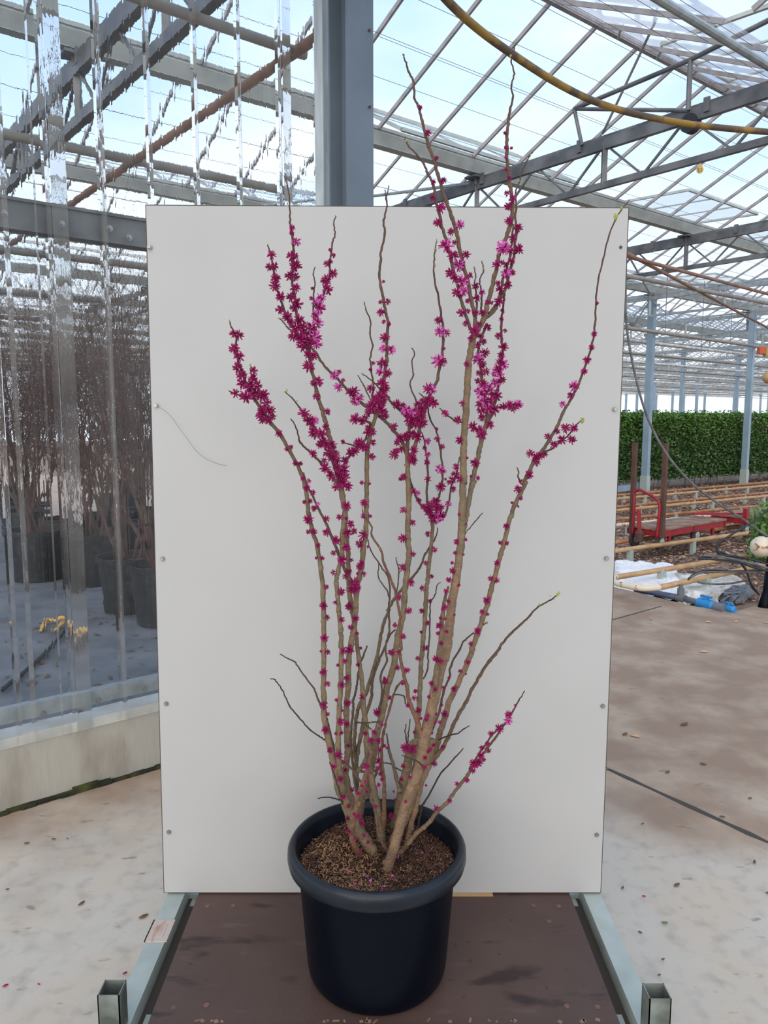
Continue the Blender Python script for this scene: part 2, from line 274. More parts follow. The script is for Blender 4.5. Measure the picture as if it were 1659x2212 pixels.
STEMS = [
 ('S1','g',1.72,'trunk',[805.2,1840.1,11.3,792.5,1824.5,10.8,775.5,1793.3,9.6,761.3,1765.0,8.5,750.0,1736.7,7.9,733.6,1709.9,8.2,726.4,1676.1,7.2,719.1,1637.6,6.8,711.9,1608.6,6.5,704.7,1577.3,6.0,700.3,1541.1,5.3,699.4,1504.9,5.1,699.4,1456.7,5.1,699.8,1396.4,4.8,699.1,1341.0,4.8,699.1,1331.9,4.6,697.9,1278.8,4.6,692.6,1225.8,4.3,685.9,1182.4,4.1,674.5,1143.8,3.9,666.1,1110.0,4.1,664.2,1081.1,4.1,658.9,1049.8,3.9,650.4,1023.2,3.6,639.6,999.1,3.4,625.1,972.6,3.4,608.2,943.7,3.4,586.5,914.7,3.4,567.2,888.2,2.9,539.6,844.6,2.9,528.7,818.1,2.4,516.7,786.8,2.2,510.6,757.8,1.9,509.4,724.1,1.7,499.8,707.2,1.2,496.2,695.1,1.0]),
 ('S1a','S1',1.70,'twig',[539.6,844.6,1.9,544.4,818.1,1.7,542.0,801.2,1.0,540.8,786.8,0.7]),
 ('S1b','S1',1.66,'twig',[534.7,859.1,1.7,513.0,851.9,1.4,495.0,844.6,0.7]),
 ('S2','g',1.66,'trunk',[799.6,1834.4,11.3,784.0,1804.7,10.8,764.9,1791.9,8.7,752.9,1758.1,8.7,743.2,1721.9,8.2,736.0,1685.8,7.0,732.4,1649.6,6.0,730.7,1608.6,5.3,731.2,1577.3,5.1,733.6,1529.1,4.8,735.5,1480.8,4.8,737.2,1432.6,4.8,737.2,1396.4,4.6,736.0,1360.3,4.6,732.4,1324.1,4.3,731.7,1317.4,4.3,730.0,1286.1,4.3,726.4,1259.5,4.3,730.0,1235.4,4.1,737.2,1206.5,4.3,739.6,1177.6,4.6,739.6,1153.4,4.8,744.4,1124.5,5.3,744.4,1095.6,5.5,739.6,1071.5,5.5,735.5,1047.4,5.5,728.8,1018.4,5.1,721.5,989.5,4.6,716.7,960.6,4.3,709.5,934.0,4.1,702.3,907.5,4.1,695.0,883.4,3.9,687.8,859.3,3.6,683.0,840.0,3.4,683.0,844.6,3.1,678.2,818.1,3.1,672.2,791.6,3.4,667.4,765.1,3.4,660.1,741.0,3.1,652.9,716.8,2.9,643.2,690.3,2.7,638.4,659.0,2.7,634.8,630.0,2.4,631.2,601.1,2.4,632.4,577.0,2.2,633.6,543.2,2.2,631.2,504.7,2.2,626.4,480.6,1.7,625.9,444.4,1.2,621.5,403.4,1.0,614.3,381.7,0.7]),
 ('S2b','S2',1.60,'twig',[664.9,755.4,2.9,657.7,738.5,2.7,643.2,721.7,2.7,626.4,697.6,2.4,614.3,671.0,2.2,605.9,646.9,2.2,598.6,625.2,1.9,593.8,601.1,1.9,589.0,577.0,1.7,585.4,550.5,1.4,578.1,528.8,1.0]),
 ('S2c','S2',1.74,'twig',[667.8,760.2,2.9,671.0,736.1,2.7,677.0,702.4,2.7,684.2,680.7,2.4,691.5,654.2,2.2,698.7,634.9,2.2,705.9,608.3,1.9,713.2,591.5,1.9,712.0,572.2,1.7,715.6,545.7,1.4,718.0,524.0,1.4,724.0,504.7,1.2,720.4,485.4,1.2,725.2,466.1,0.7]),
 ('S2d','S2',1.78,'twig',[678.2,697.6,1.7,677.0,661.4,1.4,678.2,630.0,1.2,680.6,610.8,1.0,677.0,593.9,1.0,679.9,577.0,0.7]),
 ('S2e','S2',1.60,'twig',[732.4,1032.9,3.1,726.4,1018.4,2.9,716.7,989.5,2.9,707.1,960.6,2.7,695.0,941.3,2.4,675.7,917.2,2.2,661.3,897.9,1.9,646.8,878.6,1.4,629.9,859.3,1.2,615.5,846.0,0.7]),
 ('S2f','S2',1.58,'twig',[734.8,1054.6,2.9,724.0,1037.7,2.7,709.5,1018.4,2.4,695.0,1001.5,2.4,680.6,987.1,2.2,666.1,972.6,1.9,649.2,955.7,1.7,639.6,924.4,1.2,628.7,905.1,1.0]),
 ('S2g','S2',1.76,'twig',[734.8,1023.2,2.9,748.1,994.3,2.4,762.5,975.0,2.4,777.0,960.6,2.2,789.1,948.5,1.7,798.7,922.0,1.2]),
 ('S2h','S2g',1.80,'twig',[769.8,965.4,1.7,757.7,960.6,1.2,740.8,955.7,1.0]),
 ('S3','g',1.80,'trunk',[823.6,1818.8,9.6,820.8,1793.3,8.5,822.8,1789.5,6.8,815.6,1746.1,6.5,808.3,1709.9,6.3,801.1,1673.7,6.0,793.9,1637.6,5.5,791.5,1601.4,5.3,790.3,1565.2,5.1,785.4,1529.1,4.8,784.2,1492.9,4.6,779.4,1456.7,4.3,774.6,1420.6,4.1,769.8,1379.6,3.9,764.9,1348.2,3.9,760.6,1321.7,4.1,758.9,1310.2,4.8,754.1,1274.0,4.6,752.2,1230.6,4.3,752.2,1196.8,4.1,749.3,1163.1,3.4,745.7,1129.3,2.9]),
 ('S4','g',1.72,'trunk',[789.6,1816.0,10.8,772.2,1779.8,8.7,762.5,1741.2,8.2,752.9,1709.9,7.2,746.9,1676.1,6.8,749.3,1642.4,6.3,750.5,1613.4,5.8,749.3,1577.3,5.8,748.1,1541.1,5.5,749.3,1517.0,5.5,751.7,1480.8,5.5,752.9,1432.6,5.5,757.7,1391.6,5.5,762.5,1367.5,5.3,767.4,1336.2,5.3,769.3,1304.8,5.1,768.6,1310.2,5.1,770.2,1274.0,5.3,775.1,1249.9,5.3,780.6,1225.8,5.1,784.2,1189.6,5.1,790.3,1153.4,4.8,791.5,1117.3,4.6,791.5,1081.1,4.3,791.9,1044.9,4.3,792.7,1008.8,4.1,793.4,975.0,4.1,797.5,948.5,3.9,803.5,924.4,3.6,812.0,897.9,3.6,820.4,876.2,3.4,821.6,849.6,3.1,828.9,825.3,3.4,831.3,806.1,3.1,834.9,779.5,3.1,836.1,755.4,2.9,836.1,726.5,2.9,838.5,697.6,2.7,832.5,673.4,2.7,828.9,649.3,2.7,822.9,620.4,2.4,819.3,593.9,2.2,821.7,564.9,2.2,824.1,536.0,1.9,831.3,504.7,1.9,828.9,475.7,1.7,836.1,444.4,1.2,834.9,422.7,1.0,839.7,401.0,0.7]),
 ('S4a','S4',1.74,'twig',[836.1,442.0,1.2,833.2,427.5,1.0,832.5,410.6,0.7]),
 ('S4b','S4',1.66,'twig',[769.8,1276.4,3.9,752.9,1247.5,3.1,738.4,1216.1,2.9,728.8,1189.6,2.9,716.7,1160.7,2.7,704.7,1131.7,2.4,690.2,1102.8,2.2,675.7,1071.5,1.9,664.9,1049.8,1.4,655.2,1020.8,1.0]),
 ('S4c','S4',1.80,'twig',[808.3,888.2,2.2,804.0,854.5,1.7,807.2,837.4,1.7,802.4,801.2,1.4,800.0,769.9,1.4,804.8,745.8,1.4,798.8,719.3,1.2,800.0,692.7,1.2,790.3,668.6,1.0,786.7,652.9,0.7]),
 ('S4d','S4',1.84,'twig',[807.1,878.6,1.4,803.5,871.3,1.2,789.1,840.0,1.0,785.5,832.6,1.0,773.4,810.9,0.7]),
 ('S4e','S4',1.68,'twig',[803.5,917.2,2.9,791.5,909.9,2.2,777.0,907.5,1.9,760.1,905.6,1.2]),
 ('S5','g',1.78,'trunk',[769.8,1794.3,7.2,777.0,1758.1,7.7,781.8,1721.9,7.7,789.1,1697.8,7.5,796.3,1676.1,7.2,803.5,1649.6,7.0,808.3,1625.5,6.8,813.2,1589.3,6.8,822.8,1553.2,6.5,830.0,1517.0,6.5,837.3,1480.8,6.5,849.3,1444.7,6.3,855.4,1401.3,6.0,860.2,1372.3,6.0,868.6,1336.2,5.8,873.4,1300.0,5.8,873.4,1298.1,5.8,876.3,1261.9,5.8,880.2,1225.8,5.8,883.8,1196.8,5.5,881.2,1165.5,5.5,881.2,1129.3,5.3,881.9,1100.4,5.3,883.6,1066.6,5.3,880.7,1028.1,4.8,880.7,996.7,4.6,878.3,975.0,4.3,873.4,963.0,3.9,863.8,946.1,3.4,849.3,929.2,3.1,830.0,907.5,2.9,810.8,893.0,2.9,786.6,875.0,2.9,767.4,858.1,2.7,748.1,840.0,2.4,756.6,849.5,2.4,739.7,830.2,2.2,725.2,813.3,2.2,705.9,796.4,2.2,691.5,777.1,2.2,681.8,760.2,1.9,660.1,743.4,1.7,640.8,721.7,1.4,624.0,709.6,1.2,604.7,687.9,1.0]),
 ('S5b','S5',1.82,'trunk',[879.5,979.8,3.4,880.7,955.7,3.1,881.9,936.4,2.9,884.3,912.3,2.9,871.0,893.0,2.4,846.9,871.3,2.2,827.6,844.8,1.9,841.0,860.1,1.9,828.9,849.5,1.7,807.2,825.3,1.2,781.9,807.3,0.7]),
 ('S5c','S5b',1.88,'twig',[885.1,907.2,1.9,897.2,885.5,1.4,898.4,863.8,1.4,885.6,832.5,1.2,892.8,808.3,1.2,889.9,781.8,1.0,895.9,764.9,1.0,889.4,751.7,0.7]),
 ('S5d','S5',1.74,'trunk',[879.1,1006.1,5.3,886.3,991.6,3.9,895.9,965.1,3.6,904.4,936.1,3.4,910.4,912.0,3.1,916.4,890.3,3.1,923.7,866.2,2.9,933.3,844.5,2.9,945.4,818.0,2.7,950.2,791.5,2.7,955.0,764.9,2.4,956.9,733.6,2.4,956.2,704.7,2.2,951.4,668.5,1.9,943.0,625.1,1.7,938.1,591.3,1.4,936.9,560.0,1.2,939.3,545.3,1.0,943.4,521.2,0.7]),
 ('S6','g',1.70,'red',[826.5,1814.7,4.8,828.5,1761.7,4.3,830.1,1713.4,3.6,828.9,1677.3,3.1,825.3,1653.2,2.7,824.1,1617.0,2.7,828.9,1580.8,1.9,833.8,1556.7,1.7,841.0,1535.0,1.7,849.4,1503.7,1.4,857.9,1484.4,1.2,869.9,1469.9,1.0]),
 ('S6a','S6',1.66,'twig',[852.6,1500.1,1.2,872.3,1503.7,1.2,875.2,1518.1,1.0,882.0,1525.4,1.0]),
 ('S6b','S6',1.72,'red',[829.4,1689.3,1.9,822.9,1670.0,1.7,819.3,1643.5,1.4,818.1,1617.0,1.2,815.6,1596.6,1.0]),
 ('S7','g',1.84,'trunk',[874.7,1776.1,5.8,882.0,1737.6,5.8,891.6,1689.3,5.3,898.9,1629.1,4.8,900.1,1583.2,4.3,903.7,1544.7,4.3,904.9,1508.5,4.3,905.8,1534.3,4.3,907.0,1486.1,4.3,908.2,1449.9,4.3,911.1,1413.7,4.3,914.2,1377.6,4.3,917.9,1341.4,4.1,919.6,1305.2,4.1,920.8,1281.1,4.1,923.9,1252.2,3.9,926.3,1223.2,3.9,929.9,1194.3,3.6,932.8,1160.6,3.4,934.3,1134.0,3.4,929.9,1114.7,3.1,922.7,1083.4,2.2,922.0,1052.1,1.9,923.7,1042.2,1.9,923.7,1006.1,1.9,918.9,969.9,1.7,916.4,950.6,1.2,909.2,928.9,0.7]),
 ('S7a','S7',1.80,'twig',[939.6,1129.2,2.4,944.4,1100.3,2.2,943.4,1085.9,1.9,949.4,1069.1,1.9,955.4,1040.1,1.9,955.4,1008.8,1.7,950.6,967.8,1.7,943.4,934.0,1.4,928.9,902.7,1.4,924.1,881.0,1.2,916.4,861.4,1.2,905.6,848.1,0.7]),
 ('S7b','S7',1.82,'twig',[926.3,1112.3,2.4,915.5,1097.9,2.2,905.8,1085.8,2.2,896.2,1066.5,1.9,884.1,1040.0,1.7,892.7,1057.0,1.4,883.1,1028.1,1.2]),
 ('S7c','S7',1.86,'twig',[939.6,1131.6,2.2,955.2,1119.6,1.9,963.7,1105.1,1.7,969.7,1083.4,1.7,973.3,1054.5,1.4,976.7,1047.0,1.2,984.0,1030.2,1.2,988.8,1008.5,1.0,992.4,986.8,0.7]),
 ('S7d','S7',1.88,'twig',[914.2,1466.8,1.4,923.2,1447.5,1.4,924.6,1413.7,1.4,927.5,1377.6,1.2,929.4,1329.3,1.2,929.9,1302.8,1.0,939.6,1285.9,1.0,944.4,1264.2,0.7,952.3,1258.2,0.5]),
 ('S8','g',1.66,'trunk',[839.8,1870.2,10.1,850.6,1831.6,10.1,860.3,1797.8,9.6,868.7,1761.7,9.6,879.6,1725.5,9.6,891.6,1694.2,9.6,903.7,1665.2,10.1,910.9,1629.1,10.1,915.7,1604.9,10.8,921.8,1573.6,11.1,929.0,1544.7,11.1,938.6,1503.7,11.1,944.7,1474.7,11.1,953.1,1436.2,11.1,961.3,1411.3,11.1,967.3,1377.6,10.1,972.1,1341.4,9.2,975.7,1305.2,8.7,980.6,1276.3,8.7,986.6,1244.9,8.2,991.4,1208.8,8.0,995.0,1175.0,8.0,996.7,1148.5,7.7,997.9,1112.3,7.5,999.8,1076.2,7.2,1000.6,1044.8,7.0,1002.0,1042.2,7.0,1000.8,1018.1,7.0,1001.3,981.9,6.8,1002.5,945.8,6.8,1004.9,909.6,6.8,1007.1,873.4,6.8,1009.8,837.3,6.8,1011.0,805.9,6.5,1013.6,777.0,6.5,1018.9,748.1,6.5,1023.0,726.4,6.3,1024.9,714.3,5.3]),
 ('S8a','g',1.74,'trunk',[845.8,1819.5,7.7,859.1,1795.4,7.7,872.3,1776.1,8.0,884.4,1749.6,8.2,896.4,1718.3,8.2,906.1,1684.5,7.7,915.7,1653.2,7.7,927.8,1621.8,7.2,935.0,1597.7,6.3]),
 ('S8b','S8',1.64,'twig',[1023.7,724.0,3.9,1020.1,716.7,3.4,1010.5,695.0,3.1,1000.8,663.7,3.1,993.6,637.2,3.1,986.4,605.8,3.1,979.1,581.7,2.9,974.3,560.0,2.9,967.1,526.1,2.9,955.0,489.9,2.9,947.8,456.1,2.7,940.6,427.2,2.7,935.7,398.3,2.4,923.7,374.2,2.2,914.0,352.5,1.7,899.6,333.2,1.4,882.7,316.3,1.2,875.5,300.6,1.0]),
 ('S8c','S8',1.72,'twig',[1024.5,719.1,3.9,1026.1,695.0,3.6,1023.7,670.9,3.6,1017.7,644.4,3.6,1010.5,608.2,3.6,1000.8,574.5,3.6,998.4,562.2,3.6,991.2,530.9,3.6,986.4,501.9,3.6,976.7,470.6,3.6,964.7,436.8,3.4,955.0,407.9,3.1,945.4,376.6,3.1,938.1,347.6,3.1,926.1,316.3,2.9,918.9,289.8,2.7,911.6,260.8,2.4,904.4,231.9,2.2,894.7,210.2,1.9,893.5,178.9,1.9,882.7,154.7,1.7,877.1,135.5,1.4,870.6,117.4,1.0]),
 ('S8d','S8',1.68,'twig',[1027.4,726.4,4.8,1032.2,711.9,4.8,1044.2,690.2,4.8,1051.5,663.7,4.3,1061.1,627.5,4.1,1068.3,596.2,3.9,1075.6,567.2,3.6,1078.0,550.2,3.6,1090.0,521.2,3.6,1099.7,494.7,3.9,1106.9,465.8,3.9,1106.9,429.6,3.6,1102.1,400.7,3.4,1097.3,364.5,3.1,1094.9,333.2,2.9,1094.9,301.8,2.9,1097.3,268.1,2.7,1102.1,236.7,2.2,1108.1,212.6,1.7,1104.5,183.7,1.4,1110.5,159.6,1.4,1104.5,133.0,1.2,1109.3,111.3,1.2,1113.7,92.1,1.0]),
 ('S8e','S8d',1.80,'twig',[1046.6,687.8,3.9,1061.1,678.1,3.1,1070.8,666.1,2.9,1085.2,637.2,2.9,1094.9,613.0,2.9,1102.1,584.1,2.7,1109.3,560.0,2.4,1111.7,538.1,2.2,1115.4,501.9,2.2,1112.9,465.8,1.9,1115.4,451.3,1.7,1114.2,417.6,1.4,1121.4,393.4,1.2,1131.0,362.1,1.2,1145.5,335.6,1.0,1152.2,327.1,0.7]),
 ('S8f','S8e',1.74,'twig',[1056.3,678.1,2.7,1075.6,649.2,2.4,1085.2,608.2,2.4,1094.9,579.3,2.2,1102.1,550.2,2.2,1105.7,514.0,1.9,1109.3,485.1,1.7]),
 ('S8g','S8d',1.82,'twig',[1046.6,687.8,2.2,1040.6,673.3,1.9,1039.9,656.4,1.7,1040.6,634.7,1.7,1035.8,608.2,1.2,1044.2,584.1,1.2,1039.9,564.8,0.7]),
 ('S8h','S8c',1.78,'twig',[1027.4,690.2,1.9,1029.8,656.4,1.7,1028.6,632.3,1.4,1024.9,613.0,1.2,1027.8,596.2,1.0,1024.5,576.9,0.7]),
 ('S8i','S8d',1.80,'twig',[1090.0,629.9,1.7,1088.8,646.8,1.9,1085.2,675.7,1.9,1082.8,704.7,2.2,1084.0,733.6,2.4,1085.2,764.9,2.4,1082.3,789.1,2.7,1079.9,815.6,2.7,1074.4,844.5,2.9,1069.5,868.6,3.1,1062.3,895.1,3.4,1053.4,909.6,3.4]),
 ('S9','S8',1.80,'trunk',[1001.0,1155.7,3.9,1004.2,1136.4,4.3,1008.3,1112.3,4.6,1013.6,1076.2,4.6,1019.1,1052.1,4.6,1023.5,1040.0,4.6,1016.5,1060.1,4.6,1021.3,1035.0,4.6,1028.6,1006.1,4.6,1034.6,974.7,4.6,1041.8,945.8,4.6,1049.5,919.3,4.1,1052.7,897.6,3.6,1049.1,873.4,3.1,1044.2,844.5,2.9,1040.6,813.2,2.7,1038.2,789.1,2.7,1033.4,764.9,2.4,1034.6,743.2,2.2,1041.8,726.4,2.4,1051.5,699.8,2.9]),
 ('S9a','S9',1.76,'twig',[1057.5,890.3,2.2,1073.2,880.7,1.9,1090.0,879.5,1.7,1106.9,873.4,1.4,1126.2,875.9,1.0]),
 ('S9b','S8',1.62,'twig',[999.6,912.0,1.7,986.4,910.8,1.4,974.3,902.4,1.4,959.8,892.7,1.2,950.2,881.9,0.7]),
 ('S9c','S9',1.76,'twig',[1045.4,936.1,2.2,1032.2,930.1,1.7,1016.5,921.7,1.2]),
 ('S8j','S8',1.60,'trunk',[930.2,1515.7,3.9,939.6,1498.1,4.3,943.2,1449.9,4.8,949.2,1401.7,4.8,954.0,1365.5,4.6,956.4,1329.3,4.1,960.1,1295.6,2.9,968.5,1266.6,1.9]),
 ('S10','g',1.80,'trunk',[896.4,1749.6,4.8,906.1,1701.4,5.3,918.1,1672.5,5.5,927.8,1650.8,5.8,937.4,1629.1,6.0,944.7,1607.4,6.0,951.9,1578.4,5.8,961.5,1549.5,5.8,968.8,1520.6,5.5,980.8,1494.0,5.5,995.3,1462.7,5.3,1009.8,1431.3,5.3,1020.6,1402.4,5.3,1019.1,1401.7,5.1,1031.2,1370.3,5.1,1043.2,1334.2,4.8,1052.9,1305.2,4.8,1060.1,1276.3,4.8,1067.4,1249.8,4.6,1074.6,1223.2,4.6,1081.8,1196.7,4.6,1089.1,1170.2,4.3,1096.3,1141.3,4.3,1103.5,1114.7,4.3,1113.2,1088.2,4.1,1125.2,1064.1,3.9,1137.3,1040.0,3.6,1131.0,1047.0,3.6,1140.7,1022.9,3.6,1152.7,998.8,3.6,1169.6,977.1,3.4,1186.5,950.6,3.1,1203.4,921.7,2.9,1215.4,892.7,2.7,1235.0,860.0,2.2,1250.0,830.0,2.2,1268.0,780.0,1.9,1280.0,740.0,1.7,1285.0,700.0,1.7,1288.0,640.0,1.4,1293.0,600.0,1.4,1303.0,560.0,1.4,1315.0,510.0,1.2,1330.0,475.0,1.2,1342.0,453.0,1.0,1360.0,432.0,0.7]),
 ('S10a','S10',1.74,'twig',[1169.6,977.1,1.9,1191.3,969.9,1.7,1208.2,955.4,1.4,1228.0,940.0,1.2,1245.0,918.0,1.0,1257.0,908.0,0.7]),
 ('S10b','S10',1.84,'twig',[1125.0,1044.6,1.4,1119.0,1030.2,1.2,1120.2,1018.1,1.0,1116.6,1009.7,0.7]),
 ('S10c','S10',1.72,'twig',[915.7,1617.0,2.4,920.6,1604.9,2.4,930.2,1583.2,2.4,939.8,1561.5,2.4,949.5,1535.0,2.2,959.1,1491.6,2.2,971.2,1462.7,1.9,973.6,1438.6,1.9,992.9,1402.4,1.7,1004.7,1382.4,1.4,1024.0,1366.7,1.2]),
 ('S10d','S10',1.88,'twig',[1038.4,1355.9,1.2,1045.7,1348.6,1.0,1052.9,1345.0,1.0]),
 ('S11','S10',1.66,'trunk',[935.0,1643.5,3.9,944.7,1631.5,4.1,956.7,1614.6,3.9,968.8,1592.9,3.6,978.4,1568.8,3.4,992.9,1539.8,3.4,1007.4,1515.7,3.1,1019.4,1489.2,2.9,1036.3,1460.3,2.9,1055.6,1428.9,2.7,1080.9,1400.0,2.4,1055.3,1430.6,2.4,1069.8,1413.7,2.4,1084.2,1392.0,2.2,1101.1,1370.3,2.2,1125.2,1348.6,1.9,1144.5,1329.3,1.7,1163.8,1310.0,1.4,1190.3,1295.6,1.2,1203.6,1283.5,0.7]),
 ('S12','g',1.60,'trunk',[851.8,1846.1,4.3,865.1,1840.0,4.3,882.0,1821.9,4.3,898.9,1800.2,4.3,915.7,1787.0,4.1,930.2,1772.5,3.9,944.7,1753.2,3.6,964.0,1735.1,3.4,976.0,1718.3,3.1,992.9,1696.6,3.1,1009.8,1674.9,3.1,1021.8,1653.2,2.9,1038.7,1636.3,2.4,1053.2,1614.6,2.2,1067.6,1597.7,2.2,1082.1,1576.0,1.9,1096.6,1556.7,1.7,1108.6,1535.0,1.4,1120.7,1513.3,1.2,1133.2,1492.3,0.7]),
 ('S12a','S12',1.62,'twig',[1014.6,1660.4,1.9,1029.1,1637.5,1.7,1043.5,1615.8,1.7,1060.4,1590.5,1.4,1072.5,1578.4,1.2,1086.9,1564.0,1.2]),
 ('S12b','S10',1.78,'twig',[944.7,1600.1,1.4,959.1,1592.9,1.2,976.0,1586.9,1.2,989.3,1584.4,1.0,1000.1,1576.0,1.0,1014.1,1567.6,0.5]),
 ('S12c','g',1.72,'twig',[896.4,1771.3,2.2,906.1,1749.6,1.9,915.7,1735.1,1.7,930.2,1711.0,1.4,942.3,1686.9,1.4,956.7,1665.2,1.4,983.2,1636.3,1.2,1000.6,1616.5,0.7]),
 ('S12d','g',1.68,'twig',[843.4,1846.1,3.6,828.9,1826.8,3.1,820.5,1805.1,2.9,814.5,1776.1,2.9,809.6,1749.6,2.7,802.4,1730.3,2.4,793.9,1707.5,2.2,777.0,1685.8,1.9,757.7,1659.3,1.7,738.4,1642.4,1.4]),
 ('S13','S14',1.88,'trunk',[863.2,1711.0,3.9,855.5,1677.3,3.6,848.2,1648.3,3.1,841.0,1624.2,2.7,838.1,1604.9,1.4,835.0,1584.4,1.0]),
 ('S14','g',1.76,'trunk',[848.2,1795.4,8.2,857.9,1761.7,8.7,865.1,1725.5,8.9,872.3,1689.3,8.7,879.6,1660.4,8.7,884.4,1629.1,8.9,892.8,1607.4,8.2,903.7,1597.7,5.3]),
 ('S14a','S14',1.84,'twig',[878.4,1617.0,1.4,876.7,1592.9,1.2,875.2,1578.4,1.0,877.2,1564.0,0.7]),
 ('S14b','S14',1.86,'twig',[880.8,1607.4,1.2,882.0,1583.2,1.0,886.3,1554.3,0.7]),
 ('S15','S8',1.60,'red',[912.1,1590.5,5.3,903.7,1568.8,5.1,896.4,1544.7,4.6,884.4,1518.1,4.1,878.4,1482.0,3.6,869.9,1445.8,3.4,863.2,1414.5,2.9,866.2,1396.4,2.7,863.8,1348.2,2.4,861.4,1314.5,2.4,849.3,1264.4,2.4,830.0,1218.5,2.2,822.8,1187.2,1.9,803.5,1158.3,1.7,803.5,1139.0,1.4,786.6,1112.5,1.2,783.0,1096.8,0.7]),
 ('S16','g',1.74,'trunk',[878.4,1824.4,4.8,886.8,1785.8,4.8,896.4,1749.6,4.8,906.1,1713.4,4.8,915.7,1677.3,4.8,926.6,1653.2,4.3]),
 ('S17','g',1.58,'red',[778.3,1847.1,6.2,761.3,1816.0,5.1,760.7,1793.3,5.4,764.1,1765.0,5.7,772.6,1736.7,5.1,772.2,1724.4,4.8,784.2,1690.6,4.3,795.1,1659.3,3.9,801.1,1632.7,2.9,808.3,1611.0,1.9]),
 ('S18','S4',1.70,'trunk',[766.1,1673.7,3.6,777.0,1661.7,3.9,789.1,1642.4,3.9,798.7,1613.4,4.1,808.3,1589.3,4.1,818.0,1565.2,3.9]),
 ('T1','g',1.86,'trunk',[777.0,1758.1,5.3,772.2,1709.9,4.3,769.8,1661.7,3.6,764.9,1613.4,3.4,766.1,1584.5,3.4,769.8,1553.2,3.4,775.8,1524.2,3.4,790.3,1497.7,3.4,803.5,1456.7,3.1,813.2,1420.6,3.1,821.6,1379.6,3.1,830.0,1343.4,2.9,840.9,1316.9,2.7,837.3,1319.8,2.9,851.7,1293.3,2.7,871.0,1269.2,2.4,890.3,1247.5,2.2,907.2,1225.8,1.9,919.3,1196.8,1.7,931.3,1177.6,1.4,941.0,1160.7,1.2,945.8,1139.7,0.7]),
 ('T2','g',1.88,'trunk',[787.8,1753.3,3.4,801.1,1697.8,2.9,815.6,1661.7,2.4,803.5,1666.5,1.9,772.2,1661.7,2.9,773.4,1625.5,3.6,779.4,1589.3,3.9,786.6,1553.2,3.4,801.1,1509.8,2.9,804.7,1468.8,2.7,815.6,1435.0,2.4,830.0,1401.3,1.9,842.1,1372.3,1.7,854.2,1360.3,1.2]),
 ('T3','S5',1.74,'twig',[815.6,1541.1,1.9,825.2,1500.1,1.9,821.6,1464.0,1.9,834.9,1427.8,1.7,832.5,1396.4,1.7,839.7,1367.5,1.7,840.9,1336.2,1.7,839.7,1304.8,1.7,842.1,1290.9,1.4,839.7,1249.9,1.4,827.6,1230.6,1.2,818.0,1216.1,1.2,801.1,1189.6,1.0,795.1,1165.5,0.7]),
 ('T3a','T3',1.80,'twig',[840.9,1293.3,1.2,834.9,1274.0,1.2,818.0,1247.5,1.0,818.0,1218.5,0.7]),
 ('T4','g',1.84,'trunk',[779.4,1758.1,2.9,764.9,1676.1,2.4,760.1,1632.7,2.2,757.7,1596.6,2.2,758.9,1570.0,2.2,762.5,1536.3,2.2,763.7,1512.2,2.2,769.8,1488.1,1.9,773.4,1459.1,1.9,781.8,1423.0,1.9,793.4,1395.2,1.2]),
 ('T5','S5',1.82,'twig',[855.4,1290.9,1.0,859.0,1261.9,1.0,861.4,1235.4,1.0,855.4,1204.1,0.7]),
 ('T6','S1',1.58,'twig',[702.3,1599.0,1.4,687.8,1589.3,1.2,668.5,1574.9,1.2,644.4,1548.3,1.2,625.1,1524.2,1.2,608.2,1488.1,1.0,593.8,1468.8,1.0,584.1,1466.4,0.7]),
 ('T7','S1',1.80,'twig',[724.0,1637.6,2.2,720.3,1613.4,2.2,713.1,1584.5,2.2,704.7,1553.2,2.2,693.8,1526.6,1.7,687.8,1512.2,1.7,678.1,1488.1,1.4,658.9,1461.5,1.2,646.8,1444.7,1.2,637.2,1430.2,1.2,622.7,1423.0,1.0,604.6,1412.8,0.7]),
 ('T8','S1',1.64,'twig',[737.2,1729.2,1.2,716.7,1723.1,1.0,699.8,1722.4,1.0,686.6,1725.1,0.7]),
 ('T9','S1',1.62,'twig',[740.8,1738.8,1.7,733.6,1709.9,1.7,726.4,1685.8,1.4,717.9,1659.3,1.2,711.9,1647.2,1.0]),
 ('T10','S4',1.62,'twig',[769.8,1553.2,1.4,773.4,1560.9,1.4,801.1,1560.4,1.2,824.0,1558.5,1.2]),
 ('T11','S5',1.84,'twig',[801.1,1649.1,1.0,837.3,1648.4,1.0,856.6,1659.3,1.0,878.3,1673.7,1.0,887.9,1690.6,0.7]),
 ('T12','S8',1.56,'twig',[916.9,1660.4,1.4,906.1,1648.3,1.2,895.2,1641.1,1.0,867.5,1631.5,0.7]),
 ('T13','S8',1.84,'twig',[999.8,1170.2,1.0,1004.7,1153.3,1.0,1014.3,1141.3,0.7,1028.8,1123.2,1.0,1042.5,1108.2,0.5]),
 ('T14','S6',1.74,'twig',[828.9,1588.1,1.2,833.8,1564.0,1.2,839.8,1535.0,1.2,849.4,1501.3,1.2,857.9,1482.0,1.0,868.7,1468.7,0.7]),
 ('T15','g',1.80,'twig',[901.3,1795.4,1.9,906.1,1766.5,1.7,910.9,1747.2,1.2,912.1,1737.6,0.7]),
 ('T16','S4',1.72,'twig',[786.6,1562.8,1.2,801.1,1574.9,1.0]),
]
